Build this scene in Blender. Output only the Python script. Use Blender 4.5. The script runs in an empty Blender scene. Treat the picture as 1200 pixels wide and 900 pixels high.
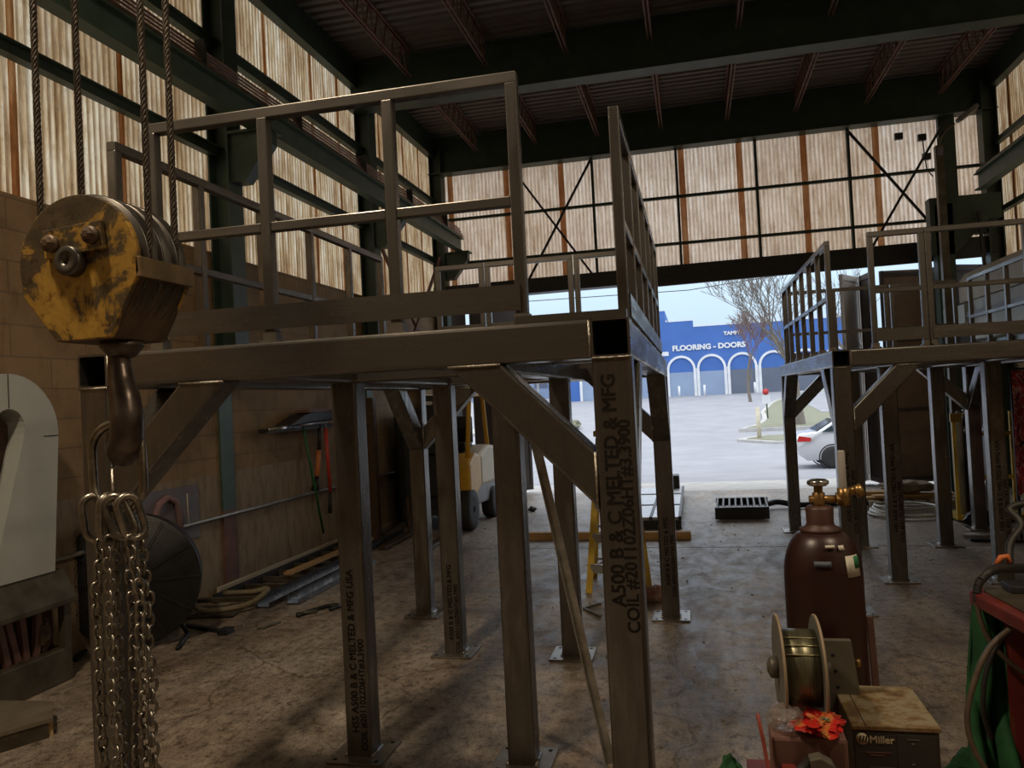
import bpy, bmesh, math, random
from mathutils import Vector as V, Matrix, Euler
random.seed(7)
PI=math.pi
SC=bpy.context.scene
COL=SC.collection

# ---------------------------------------------------------------- materials
def ramp(nt,fac,stops):
    r=nt.nodes.new('ShaderNodeValToRGB'); e=r.color_ramp.elements
    while len(e)<len(stops): e.new(.5)
    for i,(p,c) in enumerate(stops):
        e[i].position=p; e[i].color=(c[0],c[1],c[2],1) if not isinstance(c,(int,float)) else (c,c,c,1)
    nt.links.new(fac,r.inputs['Fac']); return r.outputs['Color']
def coords(nt,kind='Object',scale=(1,1,1)):
    t=nt.nodes.new('ShaderNodeTexCoord'); m=nt.nodes.new('ShaderNodeMapping')
    m.inputs['Scale'].default_value=scale; nt.links.new(t.outputs[kind],m.inputs['Vector']); return m.outputs['Vector']
def geopos(nt,scale=(1,1,1)):
    t=nt.nodes.new('ShaderNodeNewGeometry'); m=nt.nodes.new('ShaderNodeMapping')
    m.inputs['Scale'].default_value=scale; nt.links.new(t.outputs['Position'],m.inputs['Vector']); return m.outputs['Vector']
def noise(nt,vec,scale,detail=4,rough=.6,dist=0):
    n=nt.nodes.new('ShaderNodeTexNoise'); n.inputs['Scale'].default_value=scale; n.inputs['Detail'].default_value=detail
    n.inputs['Roughness'].default_value=rough; n.inputs['Distortion'].default_value=dist
    nt.links.new(vec,n.inputs['Vector']); return n.outputs['Fac']
def mix(nt,fac,a,b,mode='MIX'):
    m=nt.nodes.new('ShaderNodeMix'); m.data_type='RGBA'; m.blend_type=mode
    for k,v in ((0,fac),(6,a),(7,b)):
        if isinstance(v,(int,float)): m.inputs[k].default_value=v
        elif isinstance(v,tuple): m.inputs[k].default_value=(v[0],v[1],v[2],1)
        else: nt.links.new(v,m.inputs[k])
    return m.outputs[2]
def bump(nt,h,bs,strength=.3,dist=.01):
    b=nt.nodes.new('ShaderNodeBump'); b.inputs['Strength'].default_value=strength; b.inputs['Distance'].default_value=dist
    nt.links.new(h,b.inputs['Height']); nt.links.new(b.outputs['Normal'],bs.inputs['Normal'])
def newmat(name):
    m=bpy.data.materials.new(name); m.use_nodes=True
    return m,m.node_tree,m.node_tree.nodes['Principled BSDF']
def M(name,c1,c2=None,rough=.6,metal=0.,scale=6.,stops=(.35,.65),bmp=0.,sc=(1,1,1),spec=.5,coat=0.,kind='Object',c3=None,trans=0.,r2=None):
    m,nt,bs=newmat(name)
    bs.inputs['Roughness'].default_value=rough; bs.inputs['Metallic'].default_value=metal
    bs.inputs['Specular IOR Level'].default_value=spec; bs.inputs['Coat Weight'].default_value=coat
    bs.inputs['Transmission Weight'].default_value=trans
    c2=c2 or tuple(x*.75 for x in c1)
    n=noise(nt,coords(nt,kind,sc),scale,5)
    st=[(stops[0],c1),(stops[1],c2)]
    if c3: st.append((min(stops[1]+.12,1),c3))
    nt.links.new(ramp(nt,n,st),bs.inputs['Base Color'])
    if r2 is not None:
        nt.links.new(ramp(nt,n,[(stops[0],rough),(stops[1],r2)]),bs.inputs['Roughness'])
    if bmp: bump(nt,n,bs,bmp)
    return m

mt={}
mt['mill']=M('mill_scale_steel',(.22,.21,.20),(.145,.135,.125),rough=.24,metal=.9,scale=5,sc=(3,3,.6),c3=(.26,.20,.15),r2=.38)
mt['mill_h']=M('mill_scale_beam',(.22,.21,.20),(.145,.135,.125),rough=.25,metal=.88,scale=4,sc=(.5,.5,4),c3=(.28,.21,.15),r2=.40)
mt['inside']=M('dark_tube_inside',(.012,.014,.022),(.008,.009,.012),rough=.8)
mt['weld']=M('bright_weld_bead',(.62,.60,.55),(.30,.26,.2),rough=.3,metal=.9,scale=60,bmp=.6)
mt['ground']=M('ground_bare_steel',(.50,.50,.48),(.32,.30,.27),rough=.33,metal=.85,scale=14)
mt['plate']=M('base_plate_steel',(.30,.28,.25),(.20,.18,.15),rough=.35,metal=.75,scale=9)
mt['hollow']=M('hole_black',(.01,.01,.01),rough=.9)
mt['ink']=M('mill_ink',(.017,.014,.012),rough=.9,spec=.1)
mt['rimc']=M('light_wheel_rim',(.42,.43,.45),(.25,.26,.28),rough=.5,scale=12)
mt['green']=M('dark_green_paint',(.040,.068,.048),(.024,.042,.032),rough=.5,scale=3,c3=(.05,.042,.03))
mt['greenlit']=M('worn_green_paint_lit',(.075,.12,.085),(.05,.08,.055),rough=.5,scale=4,c3=(.09,.08,.055))  # lighter copy of the green paint, lit look put into its colour
mt['redox']=M('red_oxide_paint',(.20,.10,.08),(.13,.065,.05),rough=.65,scale=6)
mt['copper']=M('dull_copper_bar',(.22,.11,.08),(.12,.06,.045),rough=.5,metal=.4,scale=10)
mt['rust']=M('rusty_orange_strip',(.42,.19,.07),(.27,.11,.04),rough=.85,scale=5,sc=(1,1,.4))
mt['rope']=M('greasy_wire_rope',(.10,.075,.055),(.04,.032,.026),rough=.5,metal=.4,scale=90,sc=(1,1,.35),bmp=.8)
mt['chain']=M('worn_chain_steel',(.36,.33,.28),(.18,.16,.135),rough=.3,metal=.9,scale=20)
mt['hook']=M('forged_hook_steel',(.13,.10,.085),(.075,.058,.048),rough=.33,metal=.75,scale=14,c3=(.22,.17,.12))
mt['lipm']=M('worn_yellow_brown_edge',(.22,.15,.07),(.12,.085,.045),rough=.45,metal=.2,scale=9)
mt['sheave']=M('sheave_steel',(.13,.12,.11),(.06,.055,.05),rough=.35,metal=.8,scale=8)
mt['brown']=M('dirty_brown_steel',(.115,.07,.04),(.06,.038,.025),rough=.5,metal=.25,scale=9,c3=(.17,.11,.055),bmp=.2)
mt['white']=M('offwhite_sheet_metal',(.50,.52,.49),(.44,.46,.43),rough=.45,scale=5,stops=(.3,.8))
mt['whited']=M('grimy_white_enamel',(.40,.41,.38),(.28,.29,.27),rough=.5,scale=4,stops=(.3,.8))
mt['beige']=M('beige_sheet_metal',(.42,.37,.28),(.33,.28,.2),rough=.55,scale=3)
mt['machine']=M('oily_machine_metal',(.16,.14,.10),(.08,.065,.045),rough=.42,metal=.5,scale=5,c3=(.20,.13,.06))
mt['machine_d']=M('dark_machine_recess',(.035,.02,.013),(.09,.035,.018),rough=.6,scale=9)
mt['black']=M('black_metal',(.022,.022,.024),(.012,.012,.013),rough=.5,scale=8)
mt['rubber']=M('black_rubber',(.022,.021,.02),(.035,.032,.03),rough=.75,scale=12)
mt['yellow']=M('machine_yellow_paint',(.75,.42,.03),(.62,.33,.03),rough=.4,scale=4)
mt['cream']=M('cream_panel',(.62,.50,.30),(.55,.44,.27),rough=.4,scale=3)
mt['grey']=M('grey_paint',(.22,.22,.24),(.16,.16,.18),rough=.45,scale=4)
mt['seat']=M('black_vinyl',(.02,.02,.022),rough=.5)
mt['fiberyellow']=M('yellow_fibreglass',(.62,.42,.04),(.50,.33,.04),rough=.5,scale=6)
mt['alu']=M('dull_aluminium',(.55,.56,.57),(.42,.42,.42),rough=.38,metal=.8,scale=10)
mt['wood']=M('sawn_lumber',(.52,.33,.14),(.40,.23,.09),rough=.75,scale=4,sc=(.6,8,8))
mt['woody']=M('pale_board',(.62,.55,.42),(.50,.42,.30),rough=.75,scale=4,sc=(8,.6,8))
mt['woodg']=M('grey_pallet_wood',(.30,.25,.19),(.20,.16,.12),rough=.85,scale=6,sc=(1,6,6))
mt['burlap']=M('burlap_sack',(.30,.25,.16),(.20,.165,.11),rough=.95,scale=30,bmp=.4)
mt['cyl']=M('maroon_cylinder_paint',(.033,.011,.009),(.022,.008,.0065),rough=.36,scale=7,c3=(.07,.025,.015))
mt['cyltop']=M('rusty_cylinder_cap',(.075,.03,.022),(.045,.019,.014),rough=.5,scale=12)
mt['brass']=M('aged_brass',(.42,.27,.10),(.22,.13,.05),rough=.35,metal=.8,scale=25)
mt['chrome']=M('worn_chrome',(.65,.66,.66),(.45,.45,.45),rough=.2,metal=.95,scale=25)
mt['gauge']=M('clear_tube_plastic',(.42,.40,.38),(.33,.31,.30),rough=.15,scale=5)
mt['label']=M('paper_label',(.62,.60,.50),(.48,.46,.38),rough=.7,scale=30)
mt['lgreen']=M('green_ink',(.02,.16,.06),rough=.7)
mt['lblue']=M('faded_blue_ink',(.10,.12,.16),rough=.7)
mt['red']=M('red_cart_paint',(.19,.028,.022),(.13,.022,.018),rough=.32,scale=6,c3=(.12,.03,.02))
mt['redtube']=M('faded_red_rod',(.30,.06,.045),(.22,.045,.035),rough=.4,scale=20)
mt['flange']=M('spool_fibre_flange',(.33,.25,.17),(.24,.18,.12),rough=.6,scale=8)
mt['flangeg']=M('spool_grey_face',(.21,.20,.17),(.16,.15,.13),rough=.45,metal=.3,scale=8)
mt['wire']=M('coiled_welding_wire',(.20,.19,.12),(.12,.11,.07),rough=.35,metal=.7,scale=5,sc=(80,1,1))
mt['wirehi']=M('bright_wire_turns',(.55,.52,.30),(.38,.35,.2),rough=.35,metal=.6,scale=60)
mt['olive']=M('olive_grey_steel',(.14,.13,.10),(.10,.09,.07),rough=.5,metal=.3,scale=8)
mt['mtop']=M('rust_stained_box_top',(.30,.25,.16),(.20,.125,.05),rough=.5,metal=.3,scale=16,c3=(.09,.06,.035),stops=(.44,.56))
mt['mface']=M('charcoal_front_panel',(.035,.034,.03),(.025,.024,.022),rough=.5,scale=8)
mt['goldtxt']=M('gold_print',(.50,.44,.28),(.42,.37,.24),rough=.5)
mt['dimtxt']=M('dim_red_print',(.16,.085,.06),rough=.6)
mt['greytxt']=M('dim_grey_print',(.15,.14,.12),rough=.6)
mt['bag']=M('red_snack_wrapper',(.42,.018,.014),(.48,.14,.04),rough=.22,scale=26,c3=(.04,.08,.03),stops=(.53,.60))
mt['torch']=M('orange_grip',(.75,.20,.06),rough=.5)
mt['greencloth']=M('green_welding_leather',(.022,.13,.04),(.012,.065,.024),rough=.85,scale=6,bmp=.4)
mt['cable']=M('tan_rubber_cable',(.13,.095,.065),(.085,.06,.042),rough=.5,scale=15)
mt['cablek']=M('black_rubber_cable',(.02,.019,.018),(.032,.03,.027),rough=.5,scale=15)
mt['cardboard']=M('flattened_cardboard',(.33,.22,.11),(.24,.16,.08),rough=.9,scale=5)
mt['pvc']=M('white_hose',(.58,.58,.55),(.42,.42,.40),rough=.45,scale=20)
mt['cgrey']=M('silver_cylinder_paint',(.42,.43,.44),(.32,.33,.34),rough=.35,metal=.2,scale=6)
mt['teal']=M('teal_regulator_paint',(.03,.18,.17),rough=.4)
mt['redrod']=M('red_handle',(.62,.06,.04),rough=.45)
mt['orangerod']=M('orange_handle',(.62,.20,.06),rough=.5)
mt['greenrod']=M('green_rod',(.02,.14,.035),rough=.5)
mt['conduit']=M('galvanised_conduit',(.40,.39,.36),(.30,.28,.25),rough=.4,metal=.6,scale=10)
mt['paper']=M('crumpled_rag',(.50,.38,.33),(.42,.20,.16),rough=.9,scale=8)
mt['doorbrown']=M('brown_door_skin',(.27,.185,.125),(.21,.14,.095),rough=.7,scale=3)
mt['doorwhite']=M('white_door_edge',(.60,.55,.50),(.52,.47,.43),rough=.6,scale=3)
mt['doordark']=M('dark_door_skin',(.085,.065,.055),(.06,.048,.04),rough=.7,scale=3)
mt['asph']=M('pale_asphalt',(.30,.305,.335),(.25,.26,.29),rough=.85,scale=.6,kind='Object')
mt['conc2']=M('kerb_concrete',(.48,.47,.45),(.38,.37,.36),rough=.85,scale=3)
mt['grass']=M('winter_grass',(.22,.22,.16),(.18,.19,.13),rough=.95,scale=3,c3=(.26,.24,.19))
mt['blue']=M('blue_facade_paint',(.055,.15,.46),(.045,.13,.40),rough=.6,scale=.5)
mt['facadegrey']=M('bluegrey_door_panel',(.28,.36,.50),(.24,.31,.45),rough=.5,scale=.6)
mt['facadegreyd']=M('slate_door_panel',(.13,.15,.20),(.11,.13,.18),rough=.5,scale=.6)
mt['fwhite']=M('white_facade_trim',(.75,.76,.78),(.66,.67,.7),rough=.6,scale=2)
mt['signred']=M('red_sign_disc',(.6,.05,.05),rough=.5)
mt['bark']=M('pale_bark',(.22,.19,.16),(.15,.13,.11),rough=.9,scale=8,sc=(3,3,1))
mt['twig']=M('reddish_twigs',(.24,.15,.13),(.17,.11,.10),rough=.9,scale=4)
mt['carp']=M('pearl_white_car_paint',(.72,.73,.75),(.69,.70,.72),rough=.22,coat=.6,scale=2)
mt['carglass']=M('dark_car_glass',(.05,.07,.08),rough=.08)
mt['tail']=M('red_tail_lamp',(.65,.03,.03),rough=.2)
mt['bollard']=M('cream_bollard',(.62,.56,.42),rough=.7)
mt['lampglass']=M('ribbed_lamp_lens',(.45,.42,.32),rough=.3)
mt['orangewood']=M('cut_timber_end',(.50,.28,.08),(.55,.45,.3),rough=.8,scale=10)
mt['skidtop']=M('dusty_steel_plate',(.28,.24,.18),(.20,.165,.12),rough=.55,metal=.3,scale=6)
mt['debris']=M('pale_debris',(.35,.30,.24),rough=.9)

# special: stained translucent corrugated cladding
YF_,XL_=-7.,-5.25
def cladding(name,light,mid,dark,rustc,along,valley=.5):
    m,nt,bs=newmat(name)
    sc=(1,1,.10)
    g=geopos(nt,sc)
    n1=noise(nt,g,16 if along=='x' else 9,6,.7); n2=noise(nt,geopos(nt,(1,1,1)),2.2,5,.6); n3=noise(nt,geopos(nt,(1,1,.6)),16,5,.75)
    c=ramp(nt,n1,[(.30,dark),(.47,mid),(.62,light)])
    c2=ramp(nt,n2,[(.36,rustc),(.58,light)])
    c=mix(nt,.45,c,c2,'MULTIPLY')
    sp=ramp(nt,n3,[(.30,.45),(.45,1.)])
    c=mix(nt,.55,c,sp,'MULTIPLY')
    # shading of the corrugation painted into the colour, darker in every trough
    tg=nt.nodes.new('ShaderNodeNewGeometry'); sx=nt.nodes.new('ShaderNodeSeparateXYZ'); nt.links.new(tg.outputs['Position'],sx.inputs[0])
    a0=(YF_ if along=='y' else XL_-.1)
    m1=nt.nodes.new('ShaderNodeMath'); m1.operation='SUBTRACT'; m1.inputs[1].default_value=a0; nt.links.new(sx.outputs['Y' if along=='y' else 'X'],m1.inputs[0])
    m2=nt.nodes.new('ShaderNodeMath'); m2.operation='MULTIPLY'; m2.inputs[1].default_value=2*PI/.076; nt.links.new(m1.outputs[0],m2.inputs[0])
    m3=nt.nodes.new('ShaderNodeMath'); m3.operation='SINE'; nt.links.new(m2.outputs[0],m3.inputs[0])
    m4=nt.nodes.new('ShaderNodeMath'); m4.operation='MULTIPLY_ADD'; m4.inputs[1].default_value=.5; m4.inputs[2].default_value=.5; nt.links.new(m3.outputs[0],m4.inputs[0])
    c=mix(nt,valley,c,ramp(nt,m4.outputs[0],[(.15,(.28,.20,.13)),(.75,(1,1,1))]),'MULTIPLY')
    # whole sheets aged differently
    wv=nt.nodes.new('ShaderNodeTexVoronoi'); wv.feature='F1'; wv.inputs['Scale'].default_value=1.
    mp=nt.nodes.new('ShaderNodeMapping'); mp.inputs['Scale'].default_value=(.85,.85,.01); nt.links.new(tg.outputs['Position'],mp.inputs['Vector']); nt.links.new(mp.outputs['Vector'],wv.inputs['Vector'])
    c=mix(nt,.5,c,ramp(nt,wv.outputs['Color'],[(.2,(.72,.60,.45)),(.7,(1,1,1))]),'MULTIPLY')
    # sheet laps: faint rusty bands every 1.2 m (dirt caught in the overlaps)
    bs.inputs['Roughness'].default_value=.6
    nt.links.new(c,bs.inputs['Base Color'])
    tr=nt.nodes.new('ShaderNodeBsdfTranslucent')
    tc=mix(nt,1.,c,(1.0,.95,.88),'MULTIPLY')
    nt.links.new(tc,tr.inputs['Color'])
    ms=nt.nodes.new('ShaderNodeMixShader'); ms.inputs[0].default_value=TRANSL
    nt.links.new(bs.outputs[0],ms.inputs[1]); nt.links.new(tr.outputs[0],ms.inputs[2])
    nt.links.new(ms.outputs[0],nt.nodes['Material Output'].inputs['Surface'])
    return m
TRANSL=.72
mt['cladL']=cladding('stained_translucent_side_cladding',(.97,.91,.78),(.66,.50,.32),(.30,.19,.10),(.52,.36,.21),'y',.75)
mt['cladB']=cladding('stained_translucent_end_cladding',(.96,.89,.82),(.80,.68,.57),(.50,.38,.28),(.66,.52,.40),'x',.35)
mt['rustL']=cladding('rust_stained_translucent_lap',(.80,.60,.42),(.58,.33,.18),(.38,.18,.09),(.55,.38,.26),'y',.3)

def mat_roof():
    m,nt,bs=newmat('corroded_roof_deck')
    n=noise(nt,geopos(nt,(.4,4,4)),3,5)
    nt.links.new(ramp(nt,n,[(.35,(.185,.165,.155)),(.6,(.13,.112,.105)),(.75,(.26,.24,.22))]),bs.inputs['Base Color'])
    bs.inputs['Roughness'].default_value=.6; bs.inputs['Metallic'].default_value=.2
    return m
mt['roof']=mat_roof()

def mat_floor():
    m,nt,bs=newmat('worn_workshop_concrete')
    g=geopos(nt)
    big=noise(nt,g,.55,6,.6,.4); med=noise(nt,geopos(nt,(1.6,.8,1)),3.5,7,.7,.3); fine=noise(nt,geopos(nt,(1,.75,1)),13,6,.8); grit=noise(nt,g,60,3,.7)
    c=ramp(nt,big,[(.35,(.28,.22,.165)),(.5,(.36,.31,.26)),(.66,(.46,.43,.39))])
    c=mix(nt,.6,c,ramp(nt,med,[(.34,(.50,.46,.43)),(.5,(.9,.87,.83)),(.66,(1.15,1.12,1.06))]),'MULTIPLY')
    c=mix(nt,.85,c,ramp(nt,fine,[(.38,(.30,.26,.23)),(.48,(.95,.93,.9)),(.62,(1.35,1.32,1.3))]),'MULTIPLY')
    c=mix(nt,.7,c,ramp(nt,grit,[(.38,(.35,.32,.29)),(.5,(1,1,1))]),'MULTIPLY')
    # dark diagonal streaks: shadows of the legs painted into the floor colour
    st=noise(nt,geopos(nt,(1,1,1)),1.3,3,.5)
    t=nt.nodes.new('ShaderNodeNewGeometry'); mp=nt.nodes.new('ShaderNodeMapping'); mp.inputs['Rotation'].default_value=(0,0,math.radians(38)); mp.inputs['Scale'].default_value=(.9,.22,1)
    nt.links.new(t.outputs['Position'],mp.inputs['Vector'])
    dr=noise(nt,mp.outputs['Vector'],1.5,4,.55)
    c=mix(nt,.7,c,ramp(nt,dr,[(.36,(.38,.36,.36)),(.48,(1,1,1))]),'MULTIPLY')
    # cracks
    vo=nt.nodes.new('ShaderNodeTexVoronoi'); vo.feature='DISTANCE_TO_EDGE'; vo.inputs['Scale'].default_value=.42
    wn=nt.nodes.new('ShaderNodeTexNoise'); wn.inputs['Scale'].default_value=1.8; wn.inputs['Detail'].default_value=5
    nt.links.new(g,wn.inputs['Vector'])
    ad=nt.nodes.new('ShaderNodeMix'); ad.data_type='RGBA'; ad.blend_type='ADD'; ad.inputs[0].default_value=.55
    nt.links.new(g,ad.inputs[6]); nt.links.new(wn.outputs['Color'],ad.inputs[7]); nt.links.new(ad.outputs[2],vo.inputs['Vector'])
    ck=ramp(nt,vo.outputs['Distance'],[(.0,(.30,.26,.23)),(.006,(1,1,1))])
    c=mix(nt,.8,c,ck,'MULTIPLY')
    nt.links.new(c,bs.inputs['Base Color'])
    nt.links.new(ramp(nt,med,[(.35,.36),(.65,.62)]),bs.inputs['Roughness'])
    bs.inputs['Specular IOR Level'].default_value=.45
    bump(nt,fine,bs,.6,.008)
    return m
mt['floor']=mat_floor()

def mat_block():
    m,nt,bs=newmat('painted_block_wall')
    t=nt.nodes.new('ShaderNodeNewGeometry'); sx=nt.nodes.new('ShaderNodeSeparateXYZ'); nt.links.new(t.outputs['Position'],sx.inputs[0])
    cb=nt.nodes.new('ShaderNodeCombineXYZ'); nt.links.new(sx.outputs['Y'],cb.inputs['X']); nt.links.new(sx.outputs['Z'],cb.inputs['Y'])
    br=nt.nodes.new('ShaderNodeTexBrick'); br.inputs['Scale'].default_value=1.
    br.inputs['Brick Width'].default_value=.8; br.inputs['Row Height'].default_value=.255; br.inputs['Mortar Size'].default_value=.008
    br.inputs['Color1'].default_value=(.30,.205,.11,1); br.inputs['Color2'].default_value=(.26,.175,.095,1); br.inputs['Mortar'].default_value=(.19,.135,.08,1)
    nt.links.new(cb.outputs[0],br.inputs['Vector'])
    n=noise(nt,geopos(nt),2.2,6,.65)
    n2=noise(nt,geopos(nt,(1,1,.35)),9,6,.7)
    c=mix(nt,.7,br.outputs['Color'],ramp(nt,n,[(.32,(.62,.56,.5)),(.55,(1.1,1.05,1.0)),(.7,(1.25,1.2,1.1))]),'MULTIPLY')
    c=mix(nt,.5,c,ramp(nt,n2,[(.30,(.5,.43,.36)),(.45,(1,1,1))]),'MULTIPLY')
    # smooth rendered lower band (below 0.95 m) is dirtier and has no visible courses
    gt=nt.nodes.new('ShaderNodeMath'); gt.operation='LESS_THAN'; gt.inputs[1].default_value=1.35; nt.links.new(sx.outputs['Z'],gt.inputs[0])
    low=ramp(nt,n2,[(.28,(.16,.115,.075)),(.5,(.30,.225,.145)),(.72,(.36,.28,.19))])
    c=mix(nt,gt.outputs[0],c,low)
    nt.links.new(c,bs.inputs['Base Color']); bs.inputs['Roughness'].default_value=.8
    bump(nt,n2,bs,.3,.01)
    return m
mt['block']=mat_block()

def mat_yellowblock():
    m,nt,bs=newmat('chipped_greasy_yellow_paint')
    g=coords(nt,'Object')
    n1=noise(nt,g,4.2,6,.66,.5); n2=noise(nt,g,26,6,.7)
    c=ramp(nt,n1,[(.38,(.40,.24,.045)),(.47,(.33,.19,.035)),(.505,(.085,.06,.03)),(.60,(.05,.038,.024))])
    c=mix(nt,.8,c,ramp(nt,n2,[(.33,(.30,.20,.16)),(.45,(1,1,1)),(.7,(1.2,1.15,1.0))]),'MULTIPLY')
    nt.links.new(c,bs.inputs['Base Color']); bs.inputs['Roughness'].default_value=.38
    bs.inputs['Metallic'].default_value=.1
    bump(nt,n2,bs,.35,.006)
    return m
mt['hoist']=mat_yellowblock()

def mat_art():
    m,nt,bs=newmat('weathered_purple_panel')
    n=noise(nt,geopos(nt),6,5,.6,.6)
    nt.links.new(ramp(nt,n,[(.32,(.19,.15,.18)),(.5,(.17,.18,.21)),(.62,(.25,.18,.20))]),bs.inputs['Base Color']); bs.inputs['Roughness'].default_value=.75
    return m
mt['art']=mat_art()
mt['arch_pink']=M('faded_pink_paint',(.30,.18,.18),(.22,.14,.15),rough=.8,scale=10)
def mat_cloth():
    m,nt,bs=newmat('patterned_red_cloth')
    n=noise(nt,coords(nt,'Object',(1,1,1)),7,3,.5,1.6)
    nt.links.new(ramp(nt,n,[(.36,(.33,.02,.03)),(.50,(.50,.06,.06)),(.54,(.65,.45,.42)),(.58,(.40,.03,.04)),(.66,(.03,.03,.10))]),bs.inputs['Base Color']); bs.inputs['Roughness'].default_value=.8
    return m
mt['redcloth']=mat_cloth()
def mat_plastic():
    m,nt,bs=newmat('thin_clear_wrap')
    bs.inputs['Transmission Weight'].default_value=.75; bs.inputs['Roughness'].default_value=.12; bs.inputs['Alpha'].default_value=.55
    n=noise(nt,coords(nt),12,4); nt.links.new(ramp(nt,n,[(.4,(.7,.66,.64)),(.6,(.9,.88,.86))]),bs.inputs['Base Color'])
    bump(nt,n,bs,.8,.02)
    return m
mt['wrap']=mat_plastic()

# ---------------------------------------------------------------- mesh builder
WL={}
def wloc(o): return WL.get(o.name,V((0,0,0))) if o else V((0,0,0))
def frame(d,up=V((0,0,1))):
    z=V(d).normalized()
    if abs(z.dot(up))>.995: up=V((0,1,0))
    x=up.cross(z).normalized(); y=z.cross(x)
    return x,y,z
class MB:
    def __init__(s): s.v=[]; s.f=[]; s.sm=[]
    def add(s,vs,fs,smooth=False):
        b=len(s.v); s.v+= [V(p) for p in vs]
        for f in fs: s.f.append([b+i for i in f]); s.sm.append(smooth)
        return s
    def box(s,a,b,bev=0):
        x0,y0,z0=a;x1,y1,z1=b
        if bev:
            c=((x0+x1)/2,(y0+y1)/2,(z0+z1)/2); return s.obox(c,(abs(x1-x0),abs(y1-y0),abs(z1-z0)),bev=bev)
        s.add([(x0,y0,z0),(x1,y0,z0),(x1,y1,z0),(x0,y1,z0),(x0,y0,z1),(x1,y0,z1),(x1,y1,z1),(x0,y1,z1)],
              [(0,3,2,1),(4,5,6,7),(0,1,5,4),(1,2,6,5),(2,3,7,6),(3,0,4,7)]); return s
    def obox(s,c,size,R=None,bev=0):
        bm=bmesh.new(); bmesh.ops.create_cube(bm,size=1)
        for v in bm.verts: v.co=V((v.co.x*size[0],v.co.y*size[1],v.co.z*size[2]))
        if bev: bmesh.ops.bevel(bm,geom=bm.edges[:],offset=bev,segments=2,affect='EDGES',profile=.5)
        R=R or Matrix.Identity(3)
        s.add([R@v.co+V(c) for v in bm.verts],[[v.index for v in f.verts] for f in bm.faces]); bm.free(); return s
    def bar(s,p0,p1,w,h,up=(0,0,1),bev=0):
        p0=V(p0);p1=V(p1); x,y,z=frame(p1-p0,V(up)); L=(p1-p0).length
        R=Matrix((x,y,z)).transposed()
        return s.obox((p0+p1)/2,(w,h,L),R,bev)
    def hss(s,p0,p1,w,t=.010,up=(0,0,1),r=.016,h=None):
        # hollow rectangular tube with rounded corners, open both ends
        h=h or w
        p0=V(p0);p1=V(p1); x,y,z=frame(p1-p0,V(up)); n=4
        def ring(w,h,r):
            o=[]
            for cx,cy,a0 in ((1,1,0),(-1,1,90),(-1,-1,180),(1,-1,270)):
                for k in range(n):
                    a=math.radians(a0+90*k/(n-1)); o.append(((w/2-r)*cx+r*math.cos(a),(h/2-r)*cy+r*math.sin(a)))
            return o
        O=ring(w,h,r);I=ring(w-2*t,h-2*t,max(r-t,.003)); N=len(O); vs=[];fs=[]
        for p in (p0,p1):
            for R_ in (O,I): vs+=[p+x*a+y*b for a,b in R_]
        for k in range(N):
            q=(k+1)%N
            fs.append((k,q,2*N+q,2*N+k)); fs.append((N+k,3*N+k,3*N+q,N+q))
            fs.append((k,N+k,N+q,q)); fs.append((2*N+k,2*N+q,3*N+q,3*N+k))
        return s.add(vs,fs)
    def tube(s,pts,r,n=8,closed=False,cap=True,smooth=True):
        pts=[V(p) for p in pts]; N=len(pts); rs=r if isinstance(r,(list,tuple)) else [r]*N
        vs=[];fs=[]; prev=None
        for i,p in enumerate(pts):
            if closed: d=pts[(i+1)%N]-pts[i-1]
            else: d=(pts[min(i+1,N-1)]-pts[max(i-1,0)])
            if d.length<1e-9: d=V((0,0,1))
            d.normalize()
            if prev is None: x,y,_=frame(d)
            else:
                x=(prev-d*prev.dot(d))
                if x.length<1e-6: x,y,_=frame(d)
                x.normalize(); y=d.cross(x)
            prev=x
            for k in range(n):
                a=2*PI*k/n; vs.append(p+(x*math.cos(a)+y*math.sin(a))*rs[i])
        for i in range(N if closed else N-1):
            j=(i+1)%N
            for k in range(n):
                q=(k+1)%n; fs.append((i*n+k,i*n+q,j*n+q,j*n+k))
        if cap and not closed: fs.append(tuple(range(n-1,-1,-1))); fs.append(tuple((N-1)*n+k for k in range(n)))
        return s.add(vs,fs,smooth)
    def lathe(s,prof,c=(0,0,0),axis=(0,0,1),n=24,smooth=True):
        x,y,z=frame(V(axis)); c=V(c); vs=[];fs=[]
        for r,h in prof:
            for k in range(n):
                a=2*PI*k/n; vs.append(c+z*h+(x*math.cos(a)+y*math.sin(a))*r)
        for i in range(len(prof)-1):
            for k in range(n):
                q=(k+1)%n; fs.append((i*n+k,i*n+q,(i+1)*n+q,(i+1)*n+k))
        if prof[0][0]>1e-6: fs.append(tuple(range(n-1,-1,-1)))
        if prof[-1][0]>1e-6: fs.append(tuple((len(prof)-1)*n+k for k in range(n)))
        return s.add(vs,fs,smooth)
    def cyl(s,p0,p1,r,n=16,smooth=True):
        p0=V(p0);p1=V(p1); return s.lathe([(r,0),(r,(p1-p0).length)],p0,p1-p0,n,smooth)
    def prism(s,poly,a,b,plane='xz'):
        # polygon in a plane extruded from a to b along the remaining axis
        def P(u,v,w):
            return {'xz':(u,w,v),'yz':(w,u,v),'xy':(u,v,w)}[plane]
        n=len(poly); vs=[P(u,v,a) for u,v in poly]+[P(u,v,b) for u,v in poly]
        fs=[tuple(range(n)),tuple(range(2*n-1,n-1,-1))]+[(k,(k+1)%n,n+(k+1)%n,n+k) for k in range(n)]
        return s.add(vs,fs)
    def torus(s,c,R,r,axis=(0,0,1),n=32,m=8):
        x,y,z=frame(V(axis)); c=V(c)
        return s.tube([c+(x*math.cos(2*PI*k/n)+y*math.sin(2*PI*k/n))*R for k in range(n)],r,m,closed=True)
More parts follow.
